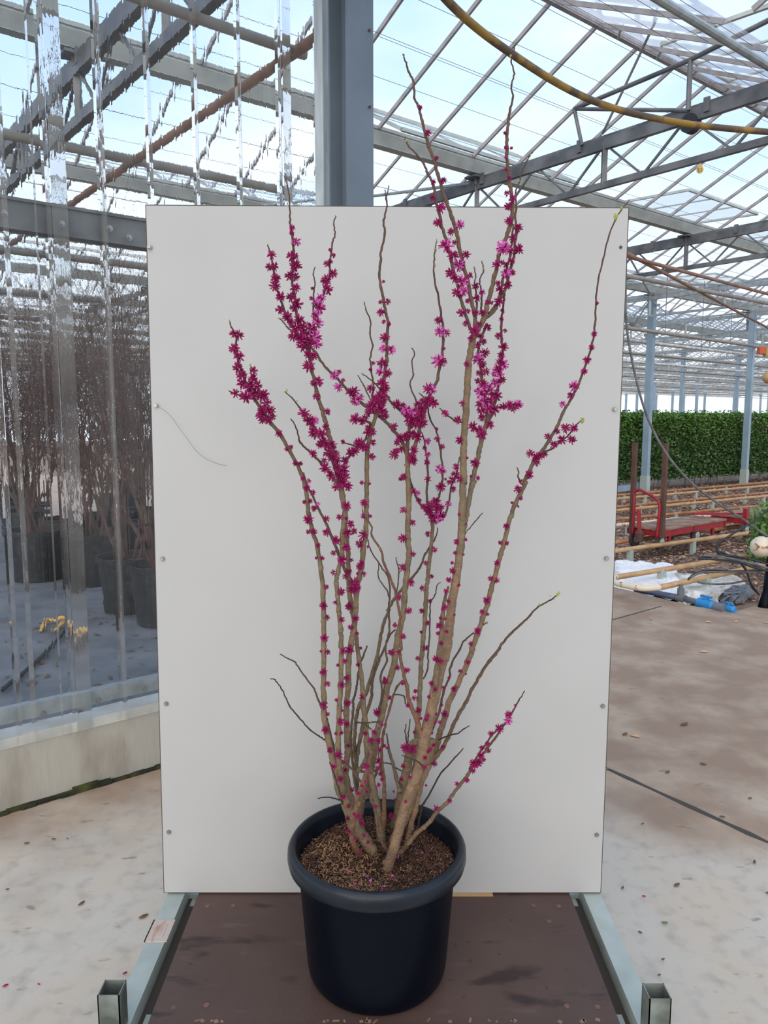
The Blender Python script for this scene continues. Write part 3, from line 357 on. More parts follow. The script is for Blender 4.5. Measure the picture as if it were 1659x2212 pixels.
CLUSTERS = [[503.4,721.7,8.4,0],[515.5,724.1,10.8,0],[505.8,753.0,12.1,0],[516.7,769.9,12.1,0],[513.0,794.0,12.1,0],[522.7,810.9,12.1,0],[522.7,827.8,12.1,0],[548.0,801.2,9.6,0],[546.8,818.1,10.8,0],[539.6,835.0,14.5,0],[556.4,832.6,10.8,0],[551.6,851.9,14.5,0],
 [532.3,856.7,14.5,0],[508.2,849.5,9.6,0],[566.1,856.7,12.1,0],[586.6,550.5,9.6,0],[581.8,577.0,8.4,0],[592.6,575.8,9.6,0],[596.2,601.1,10.8,0],[593.8,618.0,12.1,0],[605.9,640.9,10.8,0],[604.7,668.6,9.6,0],[620.3,684.3,12.1,0],[631.2,492.6,7.2,0],
 [630.0,503.5,6.0,0],[639.6,522.7,9.6,1],[628.8,552.9,10.8,0],[638.4,552.9,7.2,0],[638.4,574.6,13.3,0],[625.2,596.3,10.8,0],[638.4,597.5,9.6,0],[638.4,622.8,10.8,0],[628.8,642.1,10.8,0],[642.0,656.6,12.1,0],[633.6,665.0,8.4,0],[645.7,690.3,12.1,0],
 [638.4,707.2,14.5,0],[628.8,695.1,8.4,0],[652.9,704.8,12.1,0],[633.6,726.5,12.1,0],[650.5,733.7,14.5,0],[660.1,721.7,12.1,0],[652.9,748.2,12.1,0],[667.4,738.5,12.1,0],[684.2,743.4,10.8,1],[681.8,726.5,13.3,1],[672.2,707.2,12.1,1],[686.6,697.6,10.8,1],
 [681.8,680.7,9.6,1],[691.5,666.2,12.1,1],[683.0,654.2,9.6,1],[693.9,644.5,9.6,1],[707.1,625.2,12.1,0],[704.7,604.7,12.1,0],[719.2,591.5,10.8,0],[705.9,569.8,7.2,0],[713.2,564.9,6.0,0],[720.4,551.7,5.3,0],[713.2,539.6,4.3,0],[674.6,622.8,3.6,0],
 [672.2,644.5,4.8,0],[664.9,765.1,9.6,0],[677.0,769.9,10.8,0],[666.9,791.6,13.3,0],[686.6,825.3,12.1,0],[674.6,827.8,6.0,0],[683.0,856.7,8.4,0],[722.8,810.9,9.6,1],[732.5,803.6,6.0,0],[740.9,821.7,5.3,0],[731.2,836.2,9.6,1],[766.2,845.8,10.8,0],
 [778.3,859.1,8.4,1],[821.7,652.9,4.8,0],[837.3,651.7,7.2,0],[822.9,674.6,9.2,0],[828.9,695.1,4.8,0],[839.7,700.0,5.3,0],[830.1,728.9,10.8,0],[827.7,753.0,8.4,1],[845.8,755.4,9.6,1],[826.5,784.4,12.1,0],[820.5,803.6,8.4,1],[837.3,806.1,9.6,0],
 [826.5,827.8,13.3,0],[833.7,839.8,9.6,0],[801.2,839.8,9.6,0],[819.3,854.3,9.6,0],[806.0,784.4,4.8,0],[800.0,798.8,4.3,0],[908.0,231.9,5.3,0],[924.9,287.4,7.7,0],[943.0,341.6,5.3,0],[935.7,393.4,6.0,0],[957.4,389.8,7.7,0],[934.5,427.2,6.8,0],
 [952.6,448.9,10.8,0],[945.4,480.2,9.6,0],[993.6,485.1,9.2,1],[974.3,500.7,8.4,0],[963.5,530.9,14.5,1],[981.5,523.6,6.0,0],[979.1,552.6,12.1,0],[1006.9,550.2,9.6,0],[991.2,571.9,13.3,1],[1091.2,287.4,4.3,0],[1092.5,318.7,4.8,0],[1104.5,319.9,3.6,0],
 [1092.5,340.4,3.9,0],[1092.5,366.9,4.3,0],[1099.7,383.8,4.8,0],[1094.9,417.6,6.8,0],[1106.9,429.6,8.4,0],[1097.3,446.5,9.2,0],[1099.7,477.8,9.6,0],[1119.0,492.3,10.1,0],[1106.9,514.0,9.2,0],[1087.6,535.7,14.5,1],[1102.1,540.5,9.6,0],[1120.2,538.1,11.6,0],
 [1073.2,571.9,10.8,0],[1092.5,571.9,7.2,0],[1104.5,564.6,8.4,0],[971.9,588.9,10.8,0],[981.5,601.0,9.6,0],[998.4,608.2,13.3,1],[1015.3,595.0,7.2,0],[986.4,632.3,10.8,0],[1000.8,629.9,10.8,1],[1010.5,650.4,6.0,0],[996.0,675.7,9.6,0],[1010.5,672.1,6.0,0],
 [1005.7,698.6,6.8,0],[1027.4,617.9,8.4,0],[1040.6,632.3,6.8,1],[1029.8,644.4,8.4,0],[1027.4,675.7,7.2,0],[1041.8,675.7,8.4,0],[1024.9,714.3,12.1,0],[1016.5,731.2,7.2,0],[1085.2,567.2,6.0,0],[1092.5,591.3,10.8,1],[1106.9,588.9,7.2,0],[1075.6,611.8,6.8,0],
 [1097.3,615.5,9.2,0],[1080.4,625.1,9.6,0],[1078.0,651.6,10.8,0],[1061.1,654.0,5.3,0],[1051.5,651.6,4.8,0],[1052.7,707.1,9.2,0],[1034.6,699.8,6.0,0],[1037.0,726.4,7.2,0],[1044.2,738.4,7.2,0],[1032.2,745.7,8.4,0],[1046.6,762.5,10.8,0],[1032.2,777.0,12.1,1],
 [1041.8,786.6,9.6,0],[1049.1,803.5,9.6,0],[1034.6,805.9,7.2,0],[1032.2,822.8,7.2,0],[1044.2,830.0,10.8,0],[1056.3,837.3,9.6,1],[1037.0,846.9,12.1,1],[1049.1,849.3,9.6,0],[1061.1,842.1,6.0,0],[1034.6,873.4,8.4,0],[1044.2,866.2,10.8,1],[1058.7,866.2,10.8,0],
 [1039.4,887.9,10.8,0],[1053.9,883.1,12.1,1],[1068.3,885.5,12.1,0],[1041.8,902.4,9.6,0],[1058.7,916.8,9.6,0],[1073.2,854.2,12.1,0],[1063.5,851.7,7.2,0],[1070.8,827.6,10.8,1],[1085.2,820.4,8.4,0],[1075.6,803.5,13.3,1],[1087.6,789.1,10.8,1],[1080.4,781.8,9.6,0],
 [1075.6,796.3,9.6,0],[1068.3,808.3,7.2,0],[1082.8,767.4,8.4,0],[1087.6,749.3,10.8,0],[1076.8,726.4,8.4,0],[1091.2,714.3,4.8,0],[1082.8,690.2,6.0,0],[1085.2,670.9,5.3,0],[1086.4,878.3,8.4,0],[1099.7,875.9,10.8,0],[1109.3,883.1,8.4,0],[1119.0,873.4,10.1,1],
 [1008.1,786.6,6.8,0],[998.4,871.0,6.8,0],[962.3,892.7,8.4,0],[988.8,907.2,9.2,0],[1021.3,921.7,10.8,0],[1034.6,928.9,10.8,0],[1040.6,938.5,12.1,0],[992.4,950.6,9.2,0],[1026.1,1000.0,10.1,0],[1017.7,1029.0,3.6,0],[1032.2,1032.6,5.3,0],[1009.3,989.2,2.9,0],
 [827.2,844.5,9.6,0],[829.6,859.0,9.6,0],[824.8,885.5,12.1,0],[832.1,897.6,8.4,0],[828.4,608.2,3.6,0],[947.8,692.6,9.6,0],[950.2,716.7,10.8,1],[964.7,719.1,8.4,1],[958.6,752.9,4.3,0],[947.8,779.4,14.5,1],[959.8,781.8,7.2,0],[924.9,839.7,12.1,0],
 [933.3,842.1,9.6,1],[926.1,863.8,12.1,0],[935.7,871.0,12.1,0],[916.4,871.0,12.1,0],[909.2,885.5,12.1,0],[902.0,873.4,8.4,0],[856.2,873.4,10.8,0],[868.2,878.3,9.6,0],[877.9,887.9,12.1,1],[887.5,895.1,14.5,1],[897.2,902.4,14.5,0],[885.1,907.2,12.1,0],
 [892.3,912.0,14.5,0],[909.2,897.6,12.1,0],[914.0,914.4,10.8,0],[904.4,914.4,10.8,0],[851.3,921.7,9.2,0],[865.8,945.8,10.8,0],[877.9,943.4,10.8,0],[889.9,938.5,12.1,0],[858.6,955.4,8.4,0],[902.0,943.4,12.1,0],[894.7,972.3,9.6,0],[889.9,989.2,10.8,0],
 [892.3,996.4,9.6,0],[868.2,969.9,8.4,0],[851.3,981.9,10.8,0],[856.2,974.7,8.4,0],[871.8,1030.2,8.4,0],[864.6,1035.0,4.8,0],[923.7,953.0,7.2,1],[917.6,967.5,5.3,0],[923.7,981.9,6.8,1],[922.5,998.8,7.2,0],[923.7,1035.0,7.7,0],[943.0,926.5,4.3,0],
 [944.2,948.2,6.8,0],[955.0,965.1,6.8,0],[950.2,1013.3,9.6,1],[957.4,1018.1,6.0,1],[952.6,1051.9,10.8,0],[962.3,1035.0,2.9,0],[985.2,1008.5,7.7,0],[984.0,1025.3,9.6,0],[976.7,1037.4,9.2,0],[992.4,1035.0,8.4,0],[969.5,1042.2,6.0,0],[979.1,1056.7,7.2,0],
 [1215.4,873.4,7.2,1],[1203.4,931.3,7.2,0],[1182.9,942.2,7.2,0],[1196.1,960.2,9.2,0],[1213.0,950.6,10.8,0],[1145.5,979.5,9.2,0],[1157.6,986.8,8.4,0],[1155.1,991.6,7.2,0],[1176.8,981.9,7.2,0],[1143.1,1025.3,9.6,0],[1125.0,1039.8,5.3,0],[1119.0,1056.7,9.2,0],
 [569.6,852.1,12.1,0],[574.5,871.3,12.1,0],[567.2,885.8,12.1,0],[584.1,888.2,12.1,0],[586.5,900.3,9.6,0],[567.2,907.5,9.6,0],[579.3,909.9,8.4,0],[563.6,897.9,12.1,0],[602.2,936.4,8.4,0],[619.1,970.2,5.3,0],[628.7,965.4,5.3,0],[638.4,1000.3,7.2,0],
 [649.2,1001.5,5.3,0],[654.0,1032.9,6.0,0],[667.3,1038.9,5.3,1],[662.5,1054.6,8.4,0],[675.7,1064.2,7.2,0],[657.6,1084.7,4.8,0],[669.7,1082.3,6.0,0],[666.1,1122.1,10.8,0],[666.1,1148.6,6.0,0],[678.1,1148.6,7.7,0],[686.6,1177.6,6.0,0],[683.0,1205.3,3.6,0],
 [696.2,1205.3,5.3,0],[704.7,1268.0,6.0,0],[698.6,1309.0,9.2,0],[707.1,1334.3,6.0,0],[678.1,1098.0,7.7,0],[687.8,1088.3,4.3,1],[704.7,1120.9,7.7,0],[705.9,1149.8,9.2,0],[726.4,1167.9,10.1,0],[720.3,1194.4,6.8,0],[739.6,1210.1,11.6,0],[720.3,1236.6,6.8,0],
 [737.2,1277.6,9.2,0],[724.0,1301.7,4.8,0],[738.4,1337.9,7.2,0],[707.1,889.4,7.7,0],[656.4,893.0,12.1,0],[666.1,907.5,12.1,0],[680.6,907.5,8.4,1],[670.9,914.7,9.6,0],[678.1,934.0,14.5,0],[695.0,936.4,12.1,0],[703.5,922.0,8.4,0],[697.4,955.7,12.1,0],
 [690.2,960.6,8.4,0],[704.7,960.6,9.6,0],[716.7,960.6,10.8,0],[709.5,977.4,12.1,0],[719.1,989.5,12.1,0],[728.8,994.3,9.6,0],[699.8,994.3,7.2,0],[726.4,979.8,8.4,0],[675.7,979.8,9.2,0],[702.3,1011.2,12.1,0],[714.3,1025.7,9.6,0],[728.8,1011.2,10.8,0],
 [743.2,1013.6,12.1,0],[716.7,1032.9,8.4,0],[733.6,1028.1,12.1,0],[738.4,1040.1,13.3,0],[726.4,1052.2,9.6,0],[745.7,1028.1,10.8,0],[750.5,1049.8,10.8,0],[745.7,994.3,9.6,0],[757.7,977.4,10.8,0],[764.9,975.0,10.8,0],[774.6,958.1,12.1,0],[784.2,965.4,10.8,0],
 [740.8,954.5,5.3,0],[767.4,905.1,12.1,0],[781.8,909.9,9.6,0],[789.1,902.7,8.4,0],[779.4,956.9,10.8,0],[748.1,1093.2,10.8,0],[733.6,1117.3,7.2,0],[748.1,1119.7,4.3,0],[757.7,1131.7,9.2,0],[750.5,1151.0,10.8,0],[764.9,1147.4,7.7,0],[784.2,1155.9,10.8,0],
 [777.0,1175.1,9.6,0],[748.1,1182.4,10.1,0],[758.9,1210.1,4.8,0],[777.0,1223.4,8.4,0],[781.8,1216.1,6.8,0],[752.9,1235.4,7.7,0],[745.7,1245.1,6.8,0],[786.6,1240.2,6.0,0],[772.2,1239.0,3.6,0],[764.9,1259.5,12.1,0],[762.5,1274.0,12.1,0],[769.8,1269.2,9.6,0],
 [754.1,1310.2,9.2,0],[767.4,1336.7,8.4,0],[786.6,1087.1,9.2,0],[781.8,1042.5,5.3,0],[798.7,1044.9,2.9,0],[784.2,1114.9,6.0,0],[799.9,1114.9,4.3,0],[795.1,1181.2,3.6,0],[805.9,955.7,7.2,0],[803.5,987.1,8.4,0],[805.9,934.0,8.4,0],[793.9,934.0,9.6,0],
 [796.3,924.4,8.4,0],[791.5,965.4,8.4,0],[757.7,847.2,10.8,0],[767.4,866.5,10.8,1],[803.5,878.6,14.5,0],[827.6,895.5,12.1,0],[815.6,871.3,12.1,0],[796.3,890.6,9.6,0],[825.2,871.3,9.6,0],[810.8,861.7,9.6,0],[871.0,1101.6,7.7,0],[891.5,1129.3,7.2,0],
 [869.8,1163.1,10.1,0],[891.5,1196.8,7.2,0],[868.6,1225.8,9.2,0],[887.9,1259.5,8.4,0],[862.6,1289.7,7.7,0],[883.1,1319.8,7.7,0],[893.9,1061.8,7.7,0],[902.4,1065.4,6.0,1],[904.8,1081.1,6.8,0],[916.8,1095.6,8.4,0],[926.5,1105.2,10.8,0],[931.3,1090.8,10.8,0],
 [941.0,1083.5,10.8,0],[943.4,1100.4,12.1,0],[950.6,1095.6,9.6,0],[936.1,1117.3,12.1,0],[945.8,1117.3,12.1,1],[954.2,1112.5,9.6,0],[924.1,1153.4,6.8,0],[938.5,1187.2,6.8,0],[919.3,1216.1,5.3,0],[932.5,1245.1,4.8,0],[912.0,1270.4,6.8,0],[928.9,1298.1,4.8,0],
 [910.8,1319.8,6.0,0],[968.5,1088.2,6.8,1],[991.4,1111.1,3.6,0],[1005.9,1131.6,2.9,0],[986.6,1170.2,7.2,0],[1005.9,1165.4,4.3,0],[983.0,1194.3,4.8,0],[1001.0,1197.9,2.9,0],[976.9,1216.0,4.3,0],[978.1,1232.9,7.7,0],[969.7,1252.2,6.8,0],[991.4,1264.2,4.3,0],
 [963.7,1277.5,6.0,0],[968.5,1299.2,4.8,0],[960.1,1312.5,7.7,0],[951.6,1335.4,4.3,0],[962.5,1336.6,2.9,0],[949.2,1352.2,8.4,0],[964.9,1364.3,4.8,0],[945.6,1367.9,4.8,0],[981.8,1328.1,2.4,0],[952.8,1389.6,5.3,0],[942.0,1423.4,8.4,0],[952.8,1428.2,6.8,0],
 [932.3,1476.4,6.8,0],[939.6,1489.7,6.0,0],[926.3,1505.3,4.3,0],[870.8,1375.1,6.8,0],[923.9,1346.2,6.0,0],[909.4,1365.5,3.6,0],[919.1,1399.3,7.2,0],[902.2,1422.2,5.3,0],[879.3,1447.5,6.8,0],[897.4,1493.3,5.3,0],[869.6,1476.4,4.3,0],[895.0,1507.8,6.0,0],
 [1125.2,1076.2,5.3,0],[1105.9,1085.8,3.6,0],[1119.2,1094.2,2.9,0],[1093.9,1137.6,7.7,0],[1080.6,1172.6,5.3,0],[1095.1,1173.8,5.3,0],[1073.4,1216.0,6.8,0],[1060.1,1249.8,6.8,0],[1073.4,1253.4,6.8,0],[1051.7,1296.8,9.2,0],[1040.8,1322.1,6.0,0],[1052.9,1326.9,4.3,0],
 [1031.2,1363.1,8.4,0],[1016.7,1390.8,5.3,0],[1010.7,1430.6,5.3,0],[993.8,1449.9,4.8,0],[1005.9,1455.9,2.9,0],[980.6,1488.5,6.8,0],[969.7,1464.4,3.6,0],[958.9,1486.1,4.8,0],[954.0,1523.4,3.6,0],[757.7,1355.5,6.8,0],[771.0,1368.7,4.8,0],[701.0,1378.4,9.2,0],
 [693.8,1407.3,3.6,0],[708.3,1408.5,6.8,0],[742.0,1406.1,8.4,0],[755.3,1403.7,10.1,0],[745.7,1427.8,6.0,0],[730.0,1436.9,4.3,0],[698.6,1451.9,8.4,0],[707.1,1477.2,7.2,0],[749.3,1465.2,7.7,0],[739.6,1479.6,8.4,0],[726.4,1512.2,4.3,0],[699.8,1524.2,9.6,0],
 [708.3,1542.3,5.3,0],[750.5,1519.4,8.4,0],[779.4,1400.1,3.6,0],[773.4,1436.2,4.8,0],[781.8,1506.1,6.8,0],[736.0,1559.2,8.4,0],[749.3,1564.0,7.2,0],[737.2,1583.3,5.3,0],[725.2,1584.5,3.6,0],[703.5,1577.3,9.2,0],[713.1,1620.7,7.2,0],[731.2,1631.5,9.2,0],
 [752.9,1611.0,4.3,0],[750.5,1644.8,3.6,0],[721.5,1656.8,7.2,0],[745.7,1664.1,5.3,0],[734.8,1683.4,7.7,0],[742.0,1721.9,6.8,0],[739.6,1647.2,3.6,0],[739.6,1535.1,3.6,0],[852.9,1350.6,6.0,0],[845.7,1409.7,8.4,0],[860.2,1408.5,4.3,0],[857.8,1442.3,6.8,0],
 [832.5,1471.2,9.2,0],[840.9,1507.4,6.0,0],[814.4,1538.7,9.2,0],[825.2,1565.2,4.3,0],[808.3,1582.1,6.8,0],[789.1,1584.5,5.3,0],[818.0,1600.2,7.7,0],[801.1,1599.0,7.7,0],[820.4,1620.7,4.8,0],[830.0,1611.0,4.8,0],[836.1,1615.9,3.6,0],[818.0,1643.6,6.8,0],
 [815.6,1659.3,6.0,0],[790.3,1655.6,8.4,0],[821.6,1671.3,4.8,0],[825.2,1683.4,4.8,0],[818.0,1695.4,4.8,0],[801.1,1670.1,2.9,0],[761.3,1705.1,6.0,0],[773.4,1714.7,4.8,0],[792.7,1709.9,4.3,0],[789.1,1688.2,3.6,0],[812.0,1741.2,4.3,0],[781.8,1697.8,3.6,0],
 [752.9,1741.2,4.8,0],[774.6,1762.9,6.8,0],[750.5,1767.8,5.3,0],[781.8,1777.4,6.8,0],[764.9,1758.1,3.6,0],[875.9,1615.9,10.8,0],[890.3,1618.3,10.8,0],[871.0,1654.4,6.0,0],[866.2,1683.4,4.8,0],[884.3,1678.5,4.8,0],[850.5,1709.9,2.9,0],[854.2,1726.8,3.6,0],
 [875.9,1731.6,3.6,0],[844.5,1762.9,7.2,0],[880.7,1524.2,5.3,0],[903.6,1535.1,7.2,0],[895.1,1582.1,3.6,0],[923.0,1545.9,4.8,0],[909.7,1551.9,3.6,0],[942.3,1542.3,4.3,0],[938.6,1560.3,4.8,0],[960.3,1542.3,7.7,0],[949.5,1560.3,4.3,0],[932.6,1583.2,3.6,0],
 [920.6,1554.3,4.8,0],[937.4,1609.8,4.3,0],[929.0,1618.2,6.0,0],[918.1,1636.3,5.3,0],[925.4,1624.2,3.6,0],[956.7,1613.4,5.3,0],[938.6,1649.5,6.8,0],[918.1,1656.8,4.8,0],[920.6,1696.6,2.9,0],[1099.0,1542.3,8.4,0],[1097.8,1556.7,9.2,1],[1078.5,1574.8,10.1,0],
 [1060.4,1584.4,6.8,0],[1053.2,1606.1,6.0,0],[1039.9,1615.8,6.0,0],[1055.6,1621.8,6.0,0],[1038.7,1631.5,8.4,0],[1026.6,1650.8,10.8,0],[1033.9,1648.3,9.6,0],[1021.8,1648.3,8.4,0],[1044.7,1641.1,5.3,0],[1020.6,1665.2,6.8,0],[1008.6,1685.7,6.0,0],[986.9,1692.9,5.3,0],
 [971.2,1730.3,5.3,0],[942.3,1746.0,6.8,0],[1113.4,1524.2,3.4,0],[752.8,1796.2,5.7,0],[768.4,1811.7,4.2,0],[786.8,1804.7,4.2,0],[795.3,1818.8,4.2,0],[781.1,1834.4,3.4,0],[771.2,1842.9,4.2,0],[1283.0,722.0,7.0,0],[1278.0,750.0,7.0,0],[1268.0,778.0,9.0,0],
 [1262.0,803.0,8.0,0],[1240.0,835.0,11.0,1],[1232.0,855.0,8.0,0],[1222.0,925.0,11.0,0],[1240.0,925.0,10.0,0],[1235.0,950.0,10.0,0],[1290.0,655.0,4.0,0],[1167.0,985.0,10.0,0],[1160.0,1000.0,8.0,0]]
LEAVES = [[496.2,693.9,2.4,0],[579.3,528.8,1.9,0],[602.3,687.9,1.9,0],[616.7,704.8,1.9,0],[642.0,724.1,2.2,0],[786.7,652.9,1.7,0],[789.1,663.8,1.9,0],[540.8,789.2,2.2,0],[495.0,844.6,1.9,0],[619.1,844.6,2.9,0],[783.1,808.5,2.2,0],[679.4,578.2,1.2,0],
 [642.0,866.5,2.2,0],[639.6,997.9,2.9,0],[656.4,1019.6,1.4,0],[907.2,849.6,1.4,0],[949.4,882.2,1.9,0],[745.7,1058.2,1.9,0],[819.2,1183.6,1.9,0],[845.7,1247.5,1.4,0],[784.2,1100.4,1.7,0],[798.7,1135.4,1.4,0],[876.7,304.2,2.9,0],[909.2,340.4,1.7,0],
 [944.2,518.8,2.2,0],[939.3,540.5,2.9,0],[1102.1,121.0,2.9,0],[1145.5,335.6,2.4,0],[1112.9,93.3,2.2,0],[870.6,118.6,1.9,0],[1121.4,391.0,1.7,0],[877.9,147.5,1.4,0],[939.3,574.5,2.4,0],[1023.7,578.1,2.2,0],[1117.8,1010.9,1.2,0],[1044.2,580.5,1.7,0],
 [1202.4,1285.9,3.9,0],[1207.2,1282.3,2.9,0],[1166.2,1307.6,3.1,0],[1189.1,1287.1,1.7,0],[1197.6,1295.6,1.9,0],[1050.5,1345.0,1.9,0],[1028.8,1123.2,1.9,0],[1008.3,1149.7,1.9,0],[969.7,1266.6,1.9,0],[952.8,1258.2,1.2,0],[772.2,1555.6,2.2,0],[801.1,1560.4,1.4,0],
 [584.1,1466.4,1.4,0],[1328.0,470.0,6.0,0],[1342.0,450.0,4.0,0],[1257.0,910.0,5.0,0]]
ORD = ['first', 'second', 'third', 'fourth', 'fifth', 'sixth', 'seventh', 'eighth', 'ninth', 'tenth', 'eleventh', 'twelfth', 'thirteenth', 'fourteenth', 'fifteenth', 'sixteenth']
# ================================================================= SETTING
def poly(name, pts, z, m, th=.05):
    b = MB(); n = len(pts); vs = [(p[0], p[1], z) for p in pts]+[(p[0], p[1], z-th) for p in pts]
    b.add(vs, [tuple(range(n)), tuple(range(2*n-1, n-1, -1))]+[(i, i+n, (i+1) % n+n, (i+1) % n) for i in range(n)]); return struct(b.build(name, m))
def uwp(*q): return [P(a, b)[:2] for a, b in q]
poly('floor', uwp((-8, -8), (30, -8), (30, 3.0), (6.77, 3.0), (6.26, 3.02), (6.11, 3.33), (6.27, 4.4), (6.27, 4.5), (2.6, 4.5), (2.4, 3.36), (-8, 3.36)), 0, 'floor')
poly('floor', uwp((2.6, 4.5), (6.27, 4.5), (6.27, 60), (3.6, 60), (3.6, 9)), -.003, 'path')
poly('floor', uwp((-40, 3.36), (2.4, 3.36), (2.6, 4.5), (3.6, 9), (3.6, 60), (-40, 60)), -.006, 'fabric')
poly('floor', uwp((6.11, 2.9), (120, 2.9), (120, 60), (6.2, 60)), -.05, 'earth')
# expansion joints cut in the slab
def joint(name, pa, pb, wd, m='edge'):
    b = MB(); a = Vector(atz(*pa, 0)); c = Vector(atz(*pb, 0)); d = (c-a).normalized(); n = Vector((-d.y, d.x, 0)); L_ = (c-a).length
    c = c+d*1.5; a = a-d*(.9 if wd > .01 else 0); k = 40; vs = []
    for i in range(k+1):
        p = a.lerp(c, i/k); h = wd/2*(.6+.8*R.random()); vs += [tuple(p+n*h+Vector((0, 0, .002))), tuple(p-n*h+Vector((0, 0, .002)))]
    b.add(vs, [(2*i, 2*i+1, 2*i+3, 2*i+2) for i in range(k)]); return struct(b.build(name, m))
joint('trim_1', (1310, 1660), (1659, 1820), .022); 
jb = MB(); a_ = Vector(atz(1320, 1340, 0)); c_ = Vector(atz(1428, 1310, 0)); jb.beam(a_+Vector((0, 0, .001)), c_+Vector((0, 0, .001)), .012, .003); struct(jb.build('trim_2', 'edge'))
# ---- roof: Venlo bays 3.2 m wide
G0 = 2.82; BAY = 3.2; ZG = 4.3; ZR = 5.02; T0 = 1.95; TS = 4.2
def gutter(w_, u0, u1):
    b = MB(); prof = [(-.075, ZG), (-.085, ZG-.03), (-.05, ZG-.13), (.05, ZG-.13), (.085, ZG-.03), (.075, ZG)]
    n = len(prof); vs = [P(u0, w_+a, z) for a, z in prof]+[P(u1, w_+a, z) for a, z in prof]
    b.add(vs, [(i, i+1, i+1+n, i+n) for i in range(n-1)])
    k = int((u1-u0)/TS)
    for sgn in (-1, 1): b.beam(P(u0, w_+sgn*.08, ZG+.005), P(u1, w_+sgn*.08, ZG+.005), .02, .03)
    b.ubox((u0+u1)/2, w_, ZG-.13, u1-u0, .10, .012)
    return struct(b.build('roof_gutter', 'gutter'))
def bay(wg, u0, u1, step, glassy=True, bw=.022):
    """one glass roof bay between the gutter at wg and the gutter at wg+BAY"""
    wr = wg+BAY/2; b = MB(); i0 = math.ceil((u0-4.737)/step)
    u = 4.737+i0*step
    while u < u1:
        for s, e_ in ((wg+.1, wr), (wg+BAY-.1, wr)):
            b.beam(P(u, s, ZG), P(u, e_, ZR), bw, .036)
        u += step
    b.beam(P(u0, wr, ZR), P(u1, wr, ZR), .045, .05)
    o = struct(b.build('ceiling', 'bar' if glassy else 'far_metal'))
    if glassy:
        g = MB()
        for s in (wg+.1, wg+BAY-.1):
            g.add([P(u0, s, ZG+.03), P(u1, s, ZG+.03), P(u1, wr, ZR+.03), P(u0, wr, ZR+.03)], [(0, 1, 2, 3)])
        g.build('glass', 'glass', o)
    return o
def truss(u, w0, w1, thick=1.0, studs=True):
    b = MB(); zt, zb = 4.06, 3.70
    b.beam(P(u, w0, zt), P(u, w1, zt), .05*thick, .10*thick); b.beam(P(u+.05, w0, zt+.075), P(u+.05, w1, zt+.075), .035, .035)
    b.beam(P(u, w0, zb), P(u, w1, zb), .045*thick, .055*thick)
    k = math.floor((w0-G0)/.8)
    x = G0+k*.8
    j = 0
    while x < w1:
        if x > w0:
            if studs and x+.8 < w1+.1:
                m_ = x+.4; b.beam(P(u, x, zt), P(u, m_, zb), .018); b.beam(P(u, m_, zb), P(u, x+.8, zt), .018)
        x += .8; j += 1
    x = G0+math.ceil((w0-G0)/1.6)*1.6
    while x < w1:
        b.beam(P(u, x, zb), P(u, x, zt), .045, .045, up=(1, 0, 0)); x += 1.6
    x = G0+math.ceil((w0-G0)/BAY)*BAY
    while x < w1:
        b.beam(P(u, x, zt), P(u, x, ZG-.15), .06, .06, up=(1, 0, 0)); b.ubox(u, x, ZG-.17, .22, .16, .02)
        x += BAY
    x = G0+math.ceil((w0-G0)/.62)*.62
    while x < w1: b.ubox(u-.03, x, zt+.04, .02, .05, .11); x += 1.24
    return struct(b.build('roof_truss', 'steel_dark' if u < 11 else 'steel'))  # farther trusses take the lighter steel to imitate haze
for k in range(-3, 15):
    wg = G0+BAY*k; near = k <= 2
    if k <= 3: bay(wg, -7, 36 if k > -1 else 14, .6262, glassy=True)
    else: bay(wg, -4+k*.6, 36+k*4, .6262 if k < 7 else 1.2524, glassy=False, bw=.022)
    if k == 0: gutter(wg, -7, 2.45)
    elif k <= 3: gutter(wg, -7, 40 if k > 0 else 14)
    else: gutter(wg, -6, 40+k*4)
b = MB(); b.tube([P(3.2, 2.93, 4.2), P(20, 2.93, 4.2)], .03, 10); struct(b.build('roof_purlin', 'steel'))
for i in range(-2, 15):
    u = T0+TS*i
    truss(u, -6.5 if i < 2 else max(-3, (u-14)*.3), 12 if i < 0 else 16+min(i, 8)*3.4, 1.3 if i == 0 else (1.0 if i < 3 else .8))
# shade-screen wires strung under the glass, along the gutters
for kb in range(0, 4):
    b = MB()
    for j in range(9):
        w_ = G0+BAY*kb+.2+j*.35
        rr = .0022 if kb < 2 else .003
        zz = ZG+.02+min(w_-G0-BAY*kb, BAY-(w_-G0-BAY*kb))*.42
        b.tube([P(-4, w_, zz-.05), P(17, w_, zz-.05), P(38, w_, zz-.05)], rr, 3)
        if j % 3 == 0: b.tube([P(-4, w_+.09, zz-.02), P(38, w_+.09, zz-.02)], rr, 3)
    struct(b.build('screen_wires', 'wire'))
# diagonal wind braces in the roof planes
b = MB()
for (u1, w1, z1, u2, w2, z2) in [(8.3, 6.0, 4.2, 14.5, 9.2, 4.15), (12.5, 9.2, 4.15, 17, 6.1, 4.15), (10.4, 6.1, 4.1, 14.6, 4.5, 4.9), (6.2, 6.0, 4.1, 4.6, 9.2, 4.1), (14.6, 9.2, 4.1, 18.8, 12.4, 4.1)]:
    b.tube([P(u1, w1, z1), P(u2, w2, z2)], .016, 6)
struct(b.build('roof_brace', 'steel'))
# curved braces at ridge nodes between glazing bars
b = MB()
for j in range(14):
    u = 4.737+.6262*(j+2)
    b.tube([P(u, 4.18, 4.90), P(u+.30, 4.42, 4.99)], .010, 5)
    b.tube([P(u, 6.28, 4.28), P(u+.2, 6.12, 4.2)], .008, 5)
struct(b.build('ridge_brace', 'steel_dark'))
